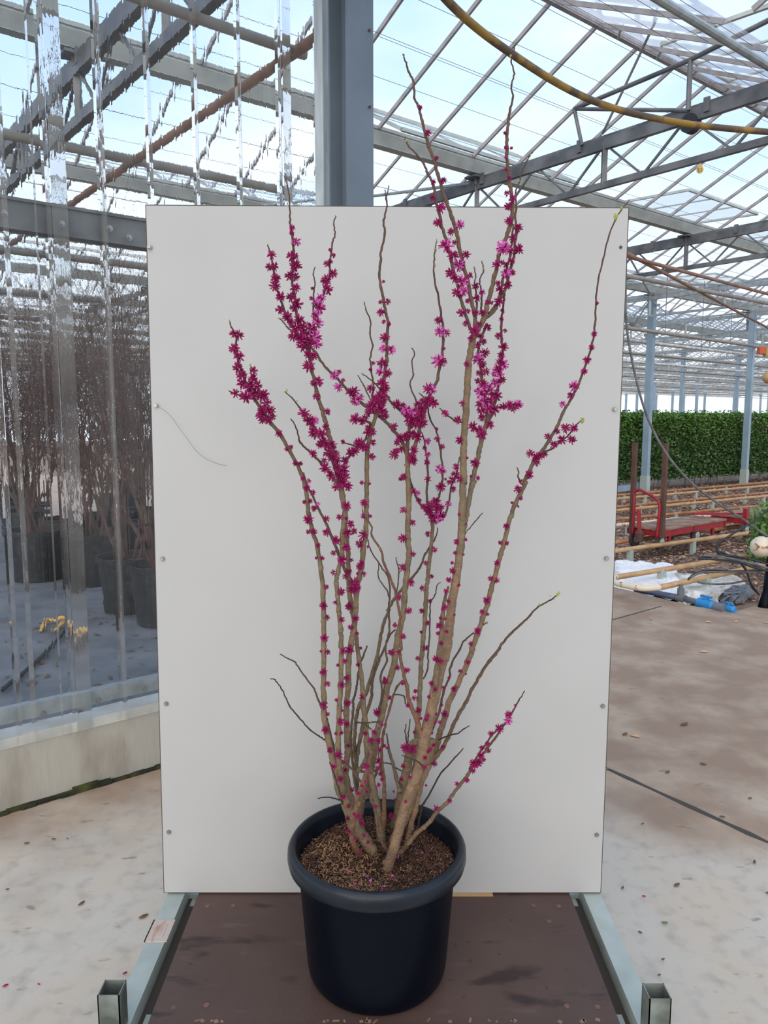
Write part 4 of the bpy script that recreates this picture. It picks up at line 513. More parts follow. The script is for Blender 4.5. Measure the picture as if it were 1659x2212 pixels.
# vent opening linkage standing on the nearer truss
b = MB(); U = 6.12
V = {n: P(U, w_, z) for n, (w_, z) in dict(a=(4.75, 4.45), b=(3.60, 4.10), c=(4.65, 4.10), d=(3.6, 4.49), e=(2.60, 4.60), f=(4.43, 4.14), g=(3.92, 4.93)).items()}
for p, q, r in (('a', 'b', .017), ('a', 'c', .018), ('d', 'b', .022), ('a', 'd', .020), ('d', 'e', .020), ('f', 'g', .011)): b.tube([V[p], V[q]], r, 8)
struct(b.build('vent_linkage', 'steel_dark'))
b = MB(); b.tube([P(6.15-.04, 3.59, 4.0), P(6.15+.04, 3.59, 4.0)], .075, 20); b.tube([P(6.15-.07, 3.59, 4.0), P(6.15+.07, 3.59, 4.0)], .02, 10)
tag(b.build('pulley', 'black'), 'round black pulley wheel clamped under the nearest thick roof chord', 'pulley')
# roof vents, glazed flaps that stand open
def vent(u0, u1, wh, zh, wl, zl, n):
    t = MB(); a, b_, c, d = P(u0, wh, zh), P(u1, wh, zh), P(u1, wl, zl), P(u0, wl, zl)
    for p, q in ((a, b_), (b_, c), (c, d), (d, a)): t.beam(p, q, .035, .035)
    for i in range(1, n):
        f = i/n; t.beam(P(u0+(u1-u0)*f, wh, zh), P(u0+(u1-u0)*f, wl, zl), .02, .02)
    o = struct(t.build('window_%d' % vent.n, 'gutter')); vent.n += 1
    g = MB(); g.add([a, b_, c, d], [(0, 1, 2, 3)]); g.build('pane', 'glass_haze', o)
vent.n = 1
vent(5.15, 7.95, 6.08, 4.42, 7.05, 4.98, 3)
for u0 in (6.9, 9.4, 12.5): vent(u0, u0+1.9, 4.36, 5.10, 3.35, 5.05, 3)
for u0, wg in ((11.2, 7.62), (14.6, 7.62), (18, 10.8)): vent(u0, u0+2.2, wg, 5.08, wg-1.1, 5.02, 3)
# ---- steel posts
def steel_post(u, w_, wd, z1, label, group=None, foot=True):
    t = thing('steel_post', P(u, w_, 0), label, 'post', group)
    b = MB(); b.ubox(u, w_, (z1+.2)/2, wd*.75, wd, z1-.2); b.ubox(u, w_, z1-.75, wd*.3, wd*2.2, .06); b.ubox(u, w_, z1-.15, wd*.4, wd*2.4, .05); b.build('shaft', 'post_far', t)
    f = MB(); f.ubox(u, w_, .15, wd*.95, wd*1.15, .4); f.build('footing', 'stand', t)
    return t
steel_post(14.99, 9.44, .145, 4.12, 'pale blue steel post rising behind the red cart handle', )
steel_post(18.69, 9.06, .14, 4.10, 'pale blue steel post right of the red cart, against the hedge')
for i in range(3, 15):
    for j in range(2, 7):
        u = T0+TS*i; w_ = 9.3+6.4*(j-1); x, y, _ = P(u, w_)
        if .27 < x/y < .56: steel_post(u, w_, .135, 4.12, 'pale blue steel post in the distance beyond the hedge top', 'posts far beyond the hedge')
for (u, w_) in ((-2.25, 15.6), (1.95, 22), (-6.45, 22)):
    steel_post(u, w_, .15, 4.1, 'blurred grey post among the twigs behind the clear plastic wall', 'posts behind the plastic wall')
# ---- big blue-grey H post at the end of the plastic wall
t = thing('steel_column', P(2.2, 3.0, 0), 'big blue-grey steel H column rising behind the white board', 'column')
b = MB(); b.ubox(2.25, 2.955, 2.1, .15, .012, 4.2); b.ubox(2.25, 3.09, 2.1, .15, .012, 4.2); b.ubox(2.25, 3.022, 2.1, .012, .135, 4.2); b.build('beam', 'post', t)
b = MB(); b.ubox(2.235, 3.04, .01, .32, .32, .02); b.build('base_plate', 'steel', t)
b = MB()
for zz in (3.02, 3.35): b.tube([P(2.30, 2.947, zz), P(2.30, 2.94, zz)], .006, 8)
b.build('bolt', 'brownsteel', t)
t2 = thing('galvanised_trim', P(2.24, 3.25, 0), 'bright galvanised strip closing the end of the clear plastic wall', 'trim')
b = MB(); b.ubox(2.262, 3.255, 2.2, .10, .006, 4.1); b.ubox(2.209, 3.222, 2.2, .005, .07, 4.1); b.build('strip', 'strip', t2)
# ---- plastic wall on its concrete plinth
b = MB(); U0, U1 = -4, 2.3
b.ubox((U0+U1)/2, 3.35, .14, U1-U0, .13, .30); b.v = [(x, y, z) for x, y, z in b.v]
wl = struct(b.build('wall_left', 'concrete'))
b = MB(); b.ubox((U0+U1)/2, 3.345, .298, U1-U0, .125, .022); b.ubox((U0+U1)/2, 3.289, .283, U1-U0, .012, .034); b.build('sill', 'sill', wl)
bm_ = MB(); k = 120
for i in range(k):
    u = U0+(U1-U0)*i/k; h = .008+.010*R.random()+.014*math.exp(-((u-.95)/.08)**2); bm_.ubox(u+.026, 3.272, h*.35, .056, .02+.016*R.random(), h)
tag(bm_.build('moss', 'moss'), 'dark wet moss along the foot of the low concrete wall', 'moss', kind='stuff')
RIBS = [-3.5+.2125*i for i in range(28)]; RIBS = [.9525+.2125*i for i in range(-22, 7)]
def sheet(u0, u1, woff):
    us = []
    x = u0
    pts = [(u0, 0)]
    for r in RIBS:
        if u0+.02 < r < u1-.02:
            pts += [(r-.016, 0), (r-.010, -.016), (r+.006, -.016), (r+.012, 0)]
            for q in (.055, .118, .145): 
                if r+q+.01 < u1: pts += [(r+q-.005, 0), (r+q, -.0006), (r+q+.005, 0)]
    pts.append((u1, 0)); o = MB(); n = len(pts); zs = [.268, 4.15]; vs = []
    for z in zs: vs += [P(a, 3.278+woff+b_, z) for a, b_ in pts]
    fs = [(i, i+1, i+1+n, i+n) for i in range(n-1)]; o.add(vs, fs)
    o.mi = [1 if abs(pts[i][1]) > .01 and abs(pts[i+1][1]) > .01 else 0 for i in range(n-1)]
    return o.build('plastic_sheet', ['plastic', 'plastic_dirty'], None)
lab = ['clear corrugated plastic sheet at the left edge of the plastic wall', 'clear corrugated plastic sheet beside the white board, left of the blue column']
for i, (a, c) in enumerate(((-1.25, 1.03), (.955, 2.3))):
    s_ = sheet(a, c, -.003*i); s_.parent = wl
    s_.name = 'plastic_sheet'
b = MB()
for u, hw in ((.79, .010), (.992, .030), (1.17, .008), (2.05, .022), (.9, .004)):
    b.add([P(u-hw, 3.255, .272), P(u+hw, 3.255, .272), P(u+hw, 3.255, 4.1), P(u-hw, 3.255, 4.1)], [(0, 1, 2, 3)])
b.build('dirty_seam', 'plastic_dirty', wl)
# screws in the wall, on both rails
b = MB()
for u, z in ((.79, 2.372), (1.0, 2.365), (1.19, 2.375), (1.27, 2.35), (.83, .385), (1.055, .39), (1.26, .395), (.45, .385)):
    b.tube([P(u, 3.262, z), P(u, 3.252, z)], .0075, 12); b.tube([P(u, 3.266, z), P(u, 3.262, z)], .013, 14)
b.build('screw', 'screw', wl)
t = thing('wall_rail', P(0, 3.33, .33), 'galvanised angle rail low behind the plastic wall, just above its sill', 'rail')
b = MB(); b.ubox(-.9, 3.322, .422, 6.2, .045, .008); b.ubox(-.9, 3.300, .395, 6.2, .006, .06); b.build('angle', 'steel', t)
t = thing('wall_beam', P(0, 3.36, 2.3), 'dark heavy beam running across behind the plastic wall at board-top height', 'beam')
b = MB(); b.ubox(-.8, 3.345, 2.385, 6.2, .075, .115); b.ubox(-.8, 3.303, 2.44, 6.2, .012, .012); b.ubox(-.8, 3.303, 2.335, 6.2, .014, .02); b.build('channel', 'steel_dark', t)
# ---- pipes behind the plastic wall
def pipe(name, pts, r, m, label, cat='pipe', group=None, n=14, sm=None):
    b = MB(); p, rr = smooth_path(pts, [r]*len(pts), sm) if sm else (pts, r)
    b.tube(p, rr, n); return tag(b.build(name, m, smooth=True), label, cat, group)
pipe('heating_pipe', [P(-4, 3.9, 3.6), P(2.52, 3.85, 3.6)], .028, 'pipe_grey', 'higher of two grey pipes ending near the blue column, behind the plastic wall')
pipe('heating_pipe', [P(-6, 6.45, 3.6), P(3.83, 6.29, 3.6)], .035, 'pipe_grey', 'lower of two grey pipes behind the plastic wall, ending just above the board')
pipe('heating_pipe', [P(2.46, 3.5, 3.6), P(2.44, 14, 3.6)], .030, 'pipe_brown', 'pinkish brown pipe sloping down to the left behind the plastic wall')
for j, (w_, z) in enumerate(((9.0, 3.3), (12.0, 3.3), (15, 3.3), (18.5, 3.3))):
    pipe('heating_pipe', [P(-20, w_, z), P(4, w_, z)], .04, 'pipe_grey', 'grey pipe blurred behind the plastic wall, %s from the top of its group' % ORD[j], group='far pipes behind the plastic wall')
# ---- pipes on the right
pipe('heating_pipe', [P(4.5, 4.75, 3.3), P(11, 5.14, 3.3), P(16, 5.4, 3.3)], .020, 'pipe_brown', 'rust red overhead pipe right of the board, above the pale grey pipe')
pipe('heating_pipe', [P(4.5, 5.6, 3.3), P(12, 5.54, 3.3), P(18, 5.5, 3.3)], .028, 'pipe_grey', 'pale grey overhead pipe just below the rust red one, right of the board')
pipe('heating_pipe', [P(6.5, 4.65, 3.3), P(14.8, 6.9, 3.28), P(19, 8.0, 3.27)], .019, 'pipe_brown', 'thin brown pipe running down diagonally across the overhead pipes')
for j, (w_, z) in enumerate(((8.6, 3.3), (9.9, 3.3), (11.8, 3.3), (13.6, 3.3), (15.2, 3.3), (17, 3.3), (18.4, 3.3), (20.5, 3.3), (23, 3.3), (25.5, 3.3), (28, 3.3), (31, 3.3))):
    pipe('heating_pipe', [P(w_*1.2, w_, z), P(w_*2+8, w_+.6, z)], .035, 'sheet_dirty' if j % 2 else 'pipe_grey', 'pale far roof pipe above the hedge, %s from the top of its group' % ORD[j], group='far overhead pipes above the hedge', n=6)
pipe('hanging_hose', [P(1.9, 2.50, 3.62), P(2.441, 2.63, 3.43), P(3.045, 2.741, 3.38), P(3.784, 2.813, 3.37), P(4.482, 2.745, 3.4), P(5.12, 2.455, 3.4), P(6, 2.0, 3.42)], .019, 'hose', 'yellow and brown hose sagging across the sky at top right', 'hose', sm=8)
b = MB()
for i in range(9): b.tube([P(9+i*2.1, 6.2+i*.55, 4.0), P(9+i*2.1, 6.2+i*.55, 3.1-.2*(i % 3))], .006, 4)
tag(b.build('hanging_cords', 'wire'), 'thin cords hanging down from the roof trusses right of the board', 'cords', kind='stuff')
# tag hanging from the truss
t = thing('hanging_tag', P(6.15, 3.49, 3.66), 'yellow drop-shaped tag with dark characters hanging below the truss', 'tag')
b = MB(); ax = Vector((.62, .78, 0)); o_ = Vector(P(6.1, 3.46, 3.60)); pr = []
for i in range(24):
    a = 2*math.pi*i/24; x = .028*math.sin(a)*(1 if math.cos(a) < 0 else (1-.65*math.cos(a)**1.2)); z = .036*math.cos(a)*(1.35 if math.cos(a) > 0 else .85); pr.append((x, z))
side = Vector((.90, -.42, 0)); nrm = Vector((-.42, -.90, 0))
vs = [tuple(o_+side*x+Vector((0, 0, z))+nrm*s) for s in (.002, -.002) for x, z in pr]
b.add(vs, [tuple(range(24)), tuple(range(47, 23, -1))]+[(i, (i+1) % 24, (i+1) % 24+24, i+24) for i in range(24)]); b.build('plate', 'yellow', t)
b = MB(); b.tube([tuple(o_+Vector((0, 0, .045))), P(6.15, 3.49, 3.70)], .003, 5); b.build('cord', 'ink', t)
cu = bpy.data.curves.new('characters', 'FONT'); cu.body = 'S1'; cu.size = .042; cu.align_x = 'CENTER'; cu.align_y = 'CENTER'; cu.extrude = .0005; cu.materials.append(M['ink'])
ct = bpy.data.objects.new('characters', cu); C.objects.link(ct); ct.location = o_+nrm*.004+Vector((0, 0, -.006)); ct.rotation_euler = (math.pi/2, 0, math.atan2(side.y, side.x)); bpy.context.view_layer.update()
me = bpy.data.meshes.new_from_object(ct); om = bpy.data.objects.new('characters', me); C.objects.link(om); om.matrix_world = ct.matrix_world.copy(); om.parent = t; om.matrix_parent_inverse = parent_inv(t); bpy.data.objects.remove(ct)
# orange and mustard boxes
b = MB(); q = Vector(aty(1645, 757, 13.5)); b.box(tuple(q), (.11, .12, .12)); tag(b.build('control_box', 'orange'), 'small orange box beneath an overhead pipe at the right edge', 'box')
b = MB(); q = Vector(aty(1659, 760, 13.5)); b.box(tuple(q), (.12, .12, .15)); tag(b.build('control_box', 'mustard'), 'mustard box cut by the right edge, beside the orange one', 'box')
b = MB(); q = Vector(aty(1661, 815, 9)); b.lathe([(0, -.075), (.04, -.065), (.068, -.03), (.075, 0), (.068, .03), (.04, .065), (0, .075)], 20, tuple(q)); tag(b.build('rusty_disc', 'rust2', smooth=True), 'rusty round disc at the right edge above the hedge', 'disc')
# black cable that drops from the roof and sweeps to the lower right
pts = [aty(x, y, 6.9) for x, y in ((1352, 560), (1352, 680), (1360, 750), (1378, 835), (1400, 905), (1430, 965), (1465, 1013), (1510, 1058), (1560, 1093), (1610, 1125), (1661, 1160), (1740, 1200))]
pipe('cable', pts, .0105, 'grey_hose', 'black cable hanging down beside the board and sweeping to the lower right', 'cable', sm=5)
# ================================================================= RIGHT BACKGROUND
def hedge():
    b = MB(); uu0, uu1 = 10, 26
    def cw(u): return 9.92-(u-14.76)*.142
    rng = np.random.default_rng(3); N = 34000
    t = thing('hedge', P(15, 10.2, 0), 'long clipped green hedge at the back right, behind the rails', 'hedge')
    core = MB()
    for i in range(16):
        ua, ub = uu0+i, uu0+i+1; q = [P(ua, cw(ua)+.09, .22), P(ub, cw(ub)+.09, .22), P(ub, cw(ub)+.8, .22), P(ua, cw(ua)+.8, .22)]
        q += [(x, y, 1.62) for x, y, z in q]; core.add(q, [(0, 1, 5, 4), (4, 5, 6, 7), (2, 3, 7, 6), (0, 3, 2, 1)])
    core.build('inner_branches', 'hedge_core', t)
    for i in range(N):
        top = rng.random() < .22; u = rng.uniform(11.5, 24) 
        if top: w_ = cw(u)+rng.uniform(.0, .8); z = 1.62+rng.uniform(0, .10)+(.07 if rng.random() < .08 else 0)
        else: w_ = cw(u)+rng.uniform(-.04, .10); z = rng.uniform(.18, 1.66)
        c = Vector(P(u, w_, z)); d = Vector(rng.normal(size=3)); d.z = d.z*.6+.25; d.normalize(); n = d.cross(Vector(rng.normal(size=3))).normalized(); s = rng.uniform(.028, .05)
        g = rng.random(); br = .9+1.5*g
        # leaves turn brighter and yellower, by random amounts, towards the top
        top_mix = min(1, max(0, (z-.9)/.8))*rng.random()
        col = (br*(.030+.050*top_mix), br*(.072+.10*top_mix), br*.016)
        if rng.random() < .10: col = (.16, .17, .10)
        a = c+d*s; e_ = c-d*s; m1 = c+n*s*.5; m2 = c-n*s*.5
        b.add([tuple(e_), tuple(m1), tuple(a), tuple(m2)], [(0, 1, 2, 3)], col)
    b.build('foliage', 'leaf', t, vcol=True)
    s = MB()
    for i in range(90):
        u = 12+R.uniform(0, 12); s.tube([P(u, cw(u)+R.uniform(.05, .3), -.05), P(u+R.uniform(-.08, .08), cw(u)+R.uniform(.1, .3), .35)], .007, 5)
    o = s.build('stems', 'twig_brown', t); o['kind'] = 'stuff'
hedge()
# bark litter strewn over the beds
b = MB(); rng = np.random.default_rng(5)
for i in range(42000):
    u = 6.5+18*rng.random()**1.3; w_ = rng.uniform(3.1, 9.9)
    if w_ < 3.1+(0 if u > 6.8 else 1): continue
    c = Vector(P(u, w_, -.045+.02*rng.random())); a = rng.uniform(0, 6.28); s = rng.uniform(.014, .040)*(1 if u < 9 else 1.3); d = Vector((math.cos(a), math.sin(a), rng.uniform(-.3, .3)))*s; n = Vector((-math.sin(a), math.cos(a), rng.uniform(-.2, .5)))*s*.4
    g = rng.random(); col = (.26+.36*g, .15+.25*g, .095+.19*g) if g > .4 else (.14, .07, .045)
    if rng.random() < .03 and w_ > 5.4: col = (.06, .16, .03)
    b.add([tuple(c-d), tuple(c+n), tuple(c+d), tuple(c-n+Vector((0, 0, .01)))], [(0, 1, 2, 3)], col)
tag(b.build('bark_litter', 'chip', vcol=True), 'pale bark chips and leaf litter covering the brown beds', 'litter', kind='stuff')
# rail pipes, in pairs, on steel stands
def rails(label, la, lb, u0, u1, r=.026, zz=.12, ma='rust', mb='rust2', stands=()):
    t = thing('pipe_rail', P(u0, la[1], 0), label, 'pipe rail')
    for (ua, wa, ub, wb), m in ((la, ma), (lb, mb)):
        f = lambda u: wa+(wb-wa)*(u-ua)/(ub-ua)
        b = MB(); b.tube([P(u0, f(u0), zz), P(u1, f(u1), zz)], r, 12); b.build('pipe', m, t, smooth=True)
        for us in stands:
            b = MB(); b.ubox(us, f(us), .03, .07, .045, .20); b.ubox(us, f(us), .095, .03, .06, .03); b.build('stand', 'stand', t)
def L4(a, b_): return (*a, *b_)
rails('rusty pipe rails on short stands, nearest the hedge', L4((12.761, 8.658), (17.893, 8.21)), L4((12.172, 8.256), (17.035, 7.812)), 10.5, 24, stands=[11.8, 13.0, 14.6, 16.4, 18.2])
rails('rusty pipe rails on short stands, second row from the hedge', L4((11.085, 7.512), (15.447, 7.076)), L4((10.637, 7.206), (14.803, 6.777)), 9.4, 22, stands=[10.3, 11.7, 13.2, 14.8, 16.3])
rails('pipe rails just behind the flat red cart, one whitish', L4((9.704, 6.569), (13.224, 6.045)), L4((9.154, 6.193), (12.554, 5.734)), 8.4, 18, mb='cream', stands=[9.4, 11.0, 12.6])
rails('rusty pipe rails the red cart stands on', L4((7.879, 5.322), (11, 5.0)), L4((7.378, 4.979), (10.5, 4.62)), 6.9, 14, r=.027, zz=.12, stands=[7.62, 8.75, 10.4])
# nearest pair, joined by a flaking cream bend at its end
t = thing('pipe_rail', P(6.2, 3.8, 0), 'nearest tan pipe rails over the white film, joined by a bend', 'pipe rail')
fa = lambda u: 4.107+(3.916-4.107)*(u-6.066)/(7.707-6.066); fb = lambda u: 3.613+(3.519-3.613)*(u-5.852)/(7.679-5.852)
for f, ue in ((fa, 6.1), (fb, 6.02)):
    b = MB(); b.tube([P(ue, f(ue), .13), P(14, f(14), .13)], .026, 14); b.build('pipe', 'rust2', t, smooth=True)
    for us in (6.75, 8.3, 10):
        b = MB(); b.ubox(us+(.0 if f is fa else .0), f(us), .02, .085, .05, .24); b.ubox(us, f(us), .095, .03, .07, .03); b.build('stand', 'stand', t)
p, rr = smooth_path([P(6.1, fa(6.1), .13), P(5.98, 4.06, .13), P(5.88, 3.95, .13), P(5.86, 3.82, .13), P(5.88, 3.68, .13), P(6.02, fb(6.02), .13)], [.027]*6, 6)
b = MB(); b.tube(p, rr, 14); b.build('bend', 'cream', t, smooth=True)
# crumpled white film on the bed
def film(name, pts_px, m, label, amp, seed):
    rng = np.random.default_rng(seed); q = [Vector(atz(x, y, 0)) for x, y in pts_px]; n = 46; b = MB(); vs = []
    ph = rng.uniform(0, 6.28, 30); fx = rng.uniform(3, 26, 30); fy = rng.uniform(-26, 26, 30)
    for i in range(n+1):
        for j in range(n+1):
            s, t_ = i/n, j/n; p = (q[0]*(1-s)+q[1]*s)*(1-t_)+(q[3]*(1-s)+q[2]*s)*t_
            h = sum(abs(math.sin(fx[k]*p.x+fy[k]*p.y+ph[k]))**.7/(1+abs(fx[k])*.12) for k in range(30))/10
            ed = .06*math.sin(9*s+3)*(t_-.5); vs.append((p.x+ed+.03*math.sin(31*t_), p.y+.04*math.sin(23*s+1)+.02*rng.random(), -.045+amp*h*min(1, 8*min(s, 1-s, t_, 1-t_)+.15)))
    b.add(vs, [(i*(n+1)+j, (i+1)*(n+1)+j, (i+1)*(n+1)+j+1, i*(n+1)+j+1) for i in range(n) for j in range(n)])
    return tag(b.build(name, m), label, 'plastic film')
film('plastic_film', [(1310, 1222), (1470, 1235), (1560, 1262), (1500, 1303)][::1] and [(1318, 1212), (1450, 1222), (1500, 1296), (1322, 1268)], 'sheet', 'crumpled white film lying under the nearest pipe rails beside the board', .12, 2)
film('plastic_film', [(1440, 1240), (1600, 1252), (1585, 1290), (1475, 1303)], 'sheet_dirty', 'dirty crumpled film by the blue valves at the slab corner', .12, 4)
film('plastic_film', [(1565, 1280), (1622, 1272), (1600, 1296), (1568, 1300)], 'pvc', 'grey plastic scrap lying on the dirty film beside the blue valves', .10, 9)
# water pipe with blue valves along the slab edge
t = thing('water_pipe', atz(1470, 1300, 0), 'grey plastic water pipe with bright blue valves along the slab edge', 'water pipe')
A = [Vector(atz(x, y, .02)) for x, y in ((1372, 1272), (1470, 1292), (1512, 1302), (1552, 1312))]
b = MB(); b.tube([A[0], A[1]], .028, 14); b.build('pipe', 'pvc_blue', t, smooth=True); b = MB(); b.tube([A[1], A[2], A[3]], .027, 14); b.build('pipe', 'pvc', t, smooth=True)
b = MB(); q = A[1]; b.tube([q, q+Vector((0, 0, .09))], .030, 14); b.tube([q+Vector((0, 0, .09)), q+Vector((0, 0, .125))], .018, 12); b.tube([q-(A[2]-A[1]).normalized()*.03, q+(A[2]-A[1]).normalized()*.05], .037, 14); b.build('tee', 'pvc', t)
dv = (A[3]-A[2]).normalized()
for q, s in ((A[2]+dv*.06, 1.0), (A[3]+dv*.10+Vector((.02, .05, 0)), .7)):
    b = MB(); b.tube([q-dv*.09*s, q-dv*.07*s, q+dv*.07*s, q+dv*.09*s], [.03*s, .046*s, .046*s, .03*s], 16); b.tube([q, q+Vector((0, 0, .065*s))], .02*s, 12); b.beam(q+Vector((0, 0, .065*s))-dv*.05*s, q+Vector((0, 0, .065*s))+dv*.05*s, .03*s, .02*s); b.build('valve', 'valve', t, smooth=False)
b = MB(); b.tube([A[3]-dv*.03, A[3]+dv*.06], .042, 16); b.build('collar', 'pvc', t)
# big cream pipe end on its black support, cut by the right edge
t = thing('cream_pipe', aty(1680, 1300, 6.6), 'fat flaking cream pipe end at the right edge on a black support', 'pipe')
b = MB(); c0 = Vector(aty(1641, 1181, 6.8)); dx = Vector((.93, -.1, -.03)).normalized(); 
b.tube([c0-dx*.075, c0-dx*.065, c0-dx*.03, c0, c0+dx*.03, c0+dx*.034, c0+dx*1.3], [.02, .055, .085, .094, .095, .088, .086], 24); b.build('pipe', 'cream', t, smooth=True)
b = MB(); q0 = Vector(aty(1650, 1318, 6.4)); q1 = Vector(aty(1663, 1205, 6.7)); b.tube([q0, q0.lerp(q1, .35), q1], [.055, .028, .025], 12); b.build('support', 'pot', t, smooth=True)
# hose bundle
t = thing('hose_bundle', aty(1600, 1215, 6.8), 'bundle of black and grey hoses draped over the nearest pipe rails', 'hoses')
HB = [((1508, 1207), (1545, 1208), (1590, 1212), (1625, 1225), (1665, 1235)), ((1520, 1200), (1560, 1203), (1610, 1214), (1670, 1230)), ((1512, 1205), (1570, 1200), (1620, 1208), (1670, 1222)), ((1530, 1207), (1580, 1214), (1630, 1222), (1670, 1240)),
      ((1486, 1252), (1500, 1240), (1530, 1232), (1580, 1234), (1650, 1232)), ((1490, 1248), (1520, 1236), (1570, 1236), (1640, 1236)), ((1550, 1190), (1585, 1205), (1610, 1230), (1622, 1260), (1640, 1285)), ((1588, 1195), (1600, 1212), (1617, 1238), (1622, 1265), (1636, 1280)),
      ((1661, 1098), (1630, 1125), (1580, 1155), (1552, 1175), (1549, 1187), (1560, 1197), (1600, 1205), (1665, 1215)), ((1508, 1258), (1545, 1262), (1580, 1260), (1610, 1254)), ((1549, 1187), (1556, 1197), (1610, 1215), (1668, 1237))]
for i, h in enumerate(HB):
    pts = [aty(x, y, 6.35+.05*(i % 5)+(.25 if i > 3 else .1)) for x, y in h]; p, rr = smooth_path(pts, [.009]*len(pts), 5); b = MB(); b.tube(p, rr, 7); b.build('hose', 'grey_hose' if i % 2 else 'black', t, smooth=True)
# leafy shoots at the right edge
b = MB(); rng = np.random.default_rng(8)
for i in range(900):
    x = rng.uniform(1612, 1700); y = rng.uniform(1085, 1212); 
    if x < 1640-(y-1085)*.25+rng.normal()*8: continue
    c = Vector(aty(x, y, 7.6+.4*rng.random())); d = Vector(rng.normal(size=3)).normalized(); n = d.cross(Vector(rng.normal(size=3))).normalized(); s = .025+.02*rng.random()
    b.add([tuple(c-d*s), tuple(c+n*s*.55), tuple(c+d*s), tuple(c-n*s*.55)], [(0, 1, 2, 3)])
for i in range(12):
    x = R.uniform(1630, 1690); b.tube([aty(x, 1215, 7.8), aty(x-5, 1150, 7.8), aty(x-12+R.uniform(-6, 6), 1095, 7.8)], .006, 5)
tag(b.build('leafy_plant', 'greenleaf'), 'leafy green plant at the right edge above the cream pipe', 'plant')
# red platform carts standing on the rails
def wheel(c, r, wd, t, axis):
    b = MB(); a = Vector(axis); c = Vector(c)
    b.tube([c-a*wd/2, c-a*wd*.35, c+a*wd*.35, c+a*wd/2], [r*.86, r, r, r*.86], 24); o = b.build('wheel', 'tyre', t, smooth=False)
    h = MB(); h.tube([c-a*(wd/2+.006), c+a*(wd/2+.006)], r*.45, 16); h.tube([c-a*(wd/2+.012), c+a*(wd/2+.012)], r*.15, 10); h.build('hub', 'stand', o)
def cart(u0, u1, w0, w1, label, handle):
    t = thing('platform_cart', P(u0, w0, 0), label, 'cart'); zd = .30; um = (u0+u1)/2; wm = (w0+w1)/2
    b = MB(); b.ubox(um, wm, zd, u1-u0, w1-w0, .022); b.build('deck', 'cartwood', t)
    b = MB()
    for w_ in (w0+.03, w1-.03): b.ubox(um, w_, zd-.05, u1-u0, .04, .075)
    for u in (u0+.02, um, u1-.02): b.ubox(u, wm, zd-.05, .04, w1-w0, .06)
    b.ubox(u0+.22, w0+.03, zd-.12, .04, .03, .12); b.ubox(u1-.25, w0+.05, zd-.12, .05, .03, .12); b.build('frame', 'red', t)
    for u in (u0+.08, um+.12):
        for w_ in (w0+.06, w1-.06): wheel(P(u, w_, .155 if u > um else .15), .105, .045, t, (D2[0], D2[1], 0))
    if handle:
        p, rr = smooth_path([P(u0-.03, w1-.1, .2), P(u0-.03, w1-.1, .60), P(u0-.03, w1-.1, .72), P(u0-.03, w1-.16, .755), P(u0-.03, w0+.22, .73), P(u0-.03, w0+.06, .66), P(u0-.03, w0+.02, .55), P(u0-.03, w0+.04, .2)], [.017]*8, 5)
        b = MB(); b.tube(p, rr, 12); b.build('handle', 'red', t, smooth=True)
        for w_ in (w1-.06, w0-.0):
            b = MB(); b.box(P(u0+.01, w_, .76), (.05, .05, 1.10), ((D1[0], D1[1], 0), (D2[0], D2[1], 0), (0, 0, 1))); b.build('stake', 'brownsteel', t)
        b = MB(); q = Vector(P(u0-.09, wm, 0)); b.beam(q+Vector((0, 0, .26)), q+Vector((-.02, 0, .50)), .045, .02, up=(0, 1, 0)); b.tube([q+Vector((-.02, 0, .47)), q+Vector((-.02, 0, .53))], [.024, .024], 12); b.build('drawbar', 'red', t)
        b = MB(); b.tube([q+Vector((0, 0, .15)), q+Vector((0, 0, .25)), q+Vector((0, 0, .29))], [.05, .055, .02], 14); b.build('hitch', 'brownsteel', t)
    else:
        b = MB(); b.beam(P(u0-.55, w0+.45, .36), P(u0+.1, w0+.1, .34), .04, .03); b.ubox(u0, w0+.02, .36, .07, .05, .14); b.build('drawbar', 'red', t)
cart(8.10, 9.62, 4.86, 5.32, 'red cart with tall brown stakes and hoop handle on the pipe rails', True)
cart(9.95, 11.6, 4.75, 5.25, 'low red cart at right, coupled behind the cart with stakes', False)
# grey beam lying at the hedge foot
b = MB(); b.beam(atz(1320, 1058, .1), atz(1382, 1050, .1), .12, .12); tag(b.build('steel_beam', 'post_far'), 'pale grey steel beam lying at the hedge foot beside the board', 'beam')
# litter on the floor
LT = [(1372, 1590, 'p', 22), (1520, 1408, 'p', 20), (1350, 1586, 'd', 16), (1442, 1668, 'd', 14), (1519, 1651, 'd', 14), (1478, 1565, 'd', 22), (1620, 1725, 'd', 10), (1388, 1780, 'd', 8), (1462, 1912, 'd', 18), (1436, 1994, 'g', 14), (1383, 2015, 'd', 9), (1432, 2073, 'd', 9), (1424, 2107, 'd', 8), (1391, 1937, 'r', 8),
      (176, 1952, 'd', 14), (310, 1980, 'd', 20), (270, 2103, 'r', 10), (12, 2130, 'r', 12), (116, 1813, 'd', 10), (146, 1812, 'd', 6), (58, 1822, 'd', 12), (16, 1922, 'd', 8), (84, 2127, 'r', 7), (1345, 1918, 'd', 10), (1630, 1862, 'd', 12), (1660, 1930, 'd', 12), (1560, 1765, 'd', 12), (1312, 1661, 'g', 9), (1655, 1345, 'p', 10), (1530, 1344, 'p', 14), (1590, 1343, 'p', 12), (1407, 1337, 'p', 9)]
NM = {'p': ('curled_leaf', 'paleleaf', 'pale curled dead leaf lying on the concrete', 'leaf'), 'd': ('leaf_scrap', 'deadleaf', 'dark dead scrap lying on the concrete floor', 'leaf scrap'), 'g': ('green_leaf', 'greenleaf', 'green leaf on the concrete', 'leaf'), 'r': ('fallen_petal', 'bud', 'dark pink petal fallen on the concrete floor', 'petal')}
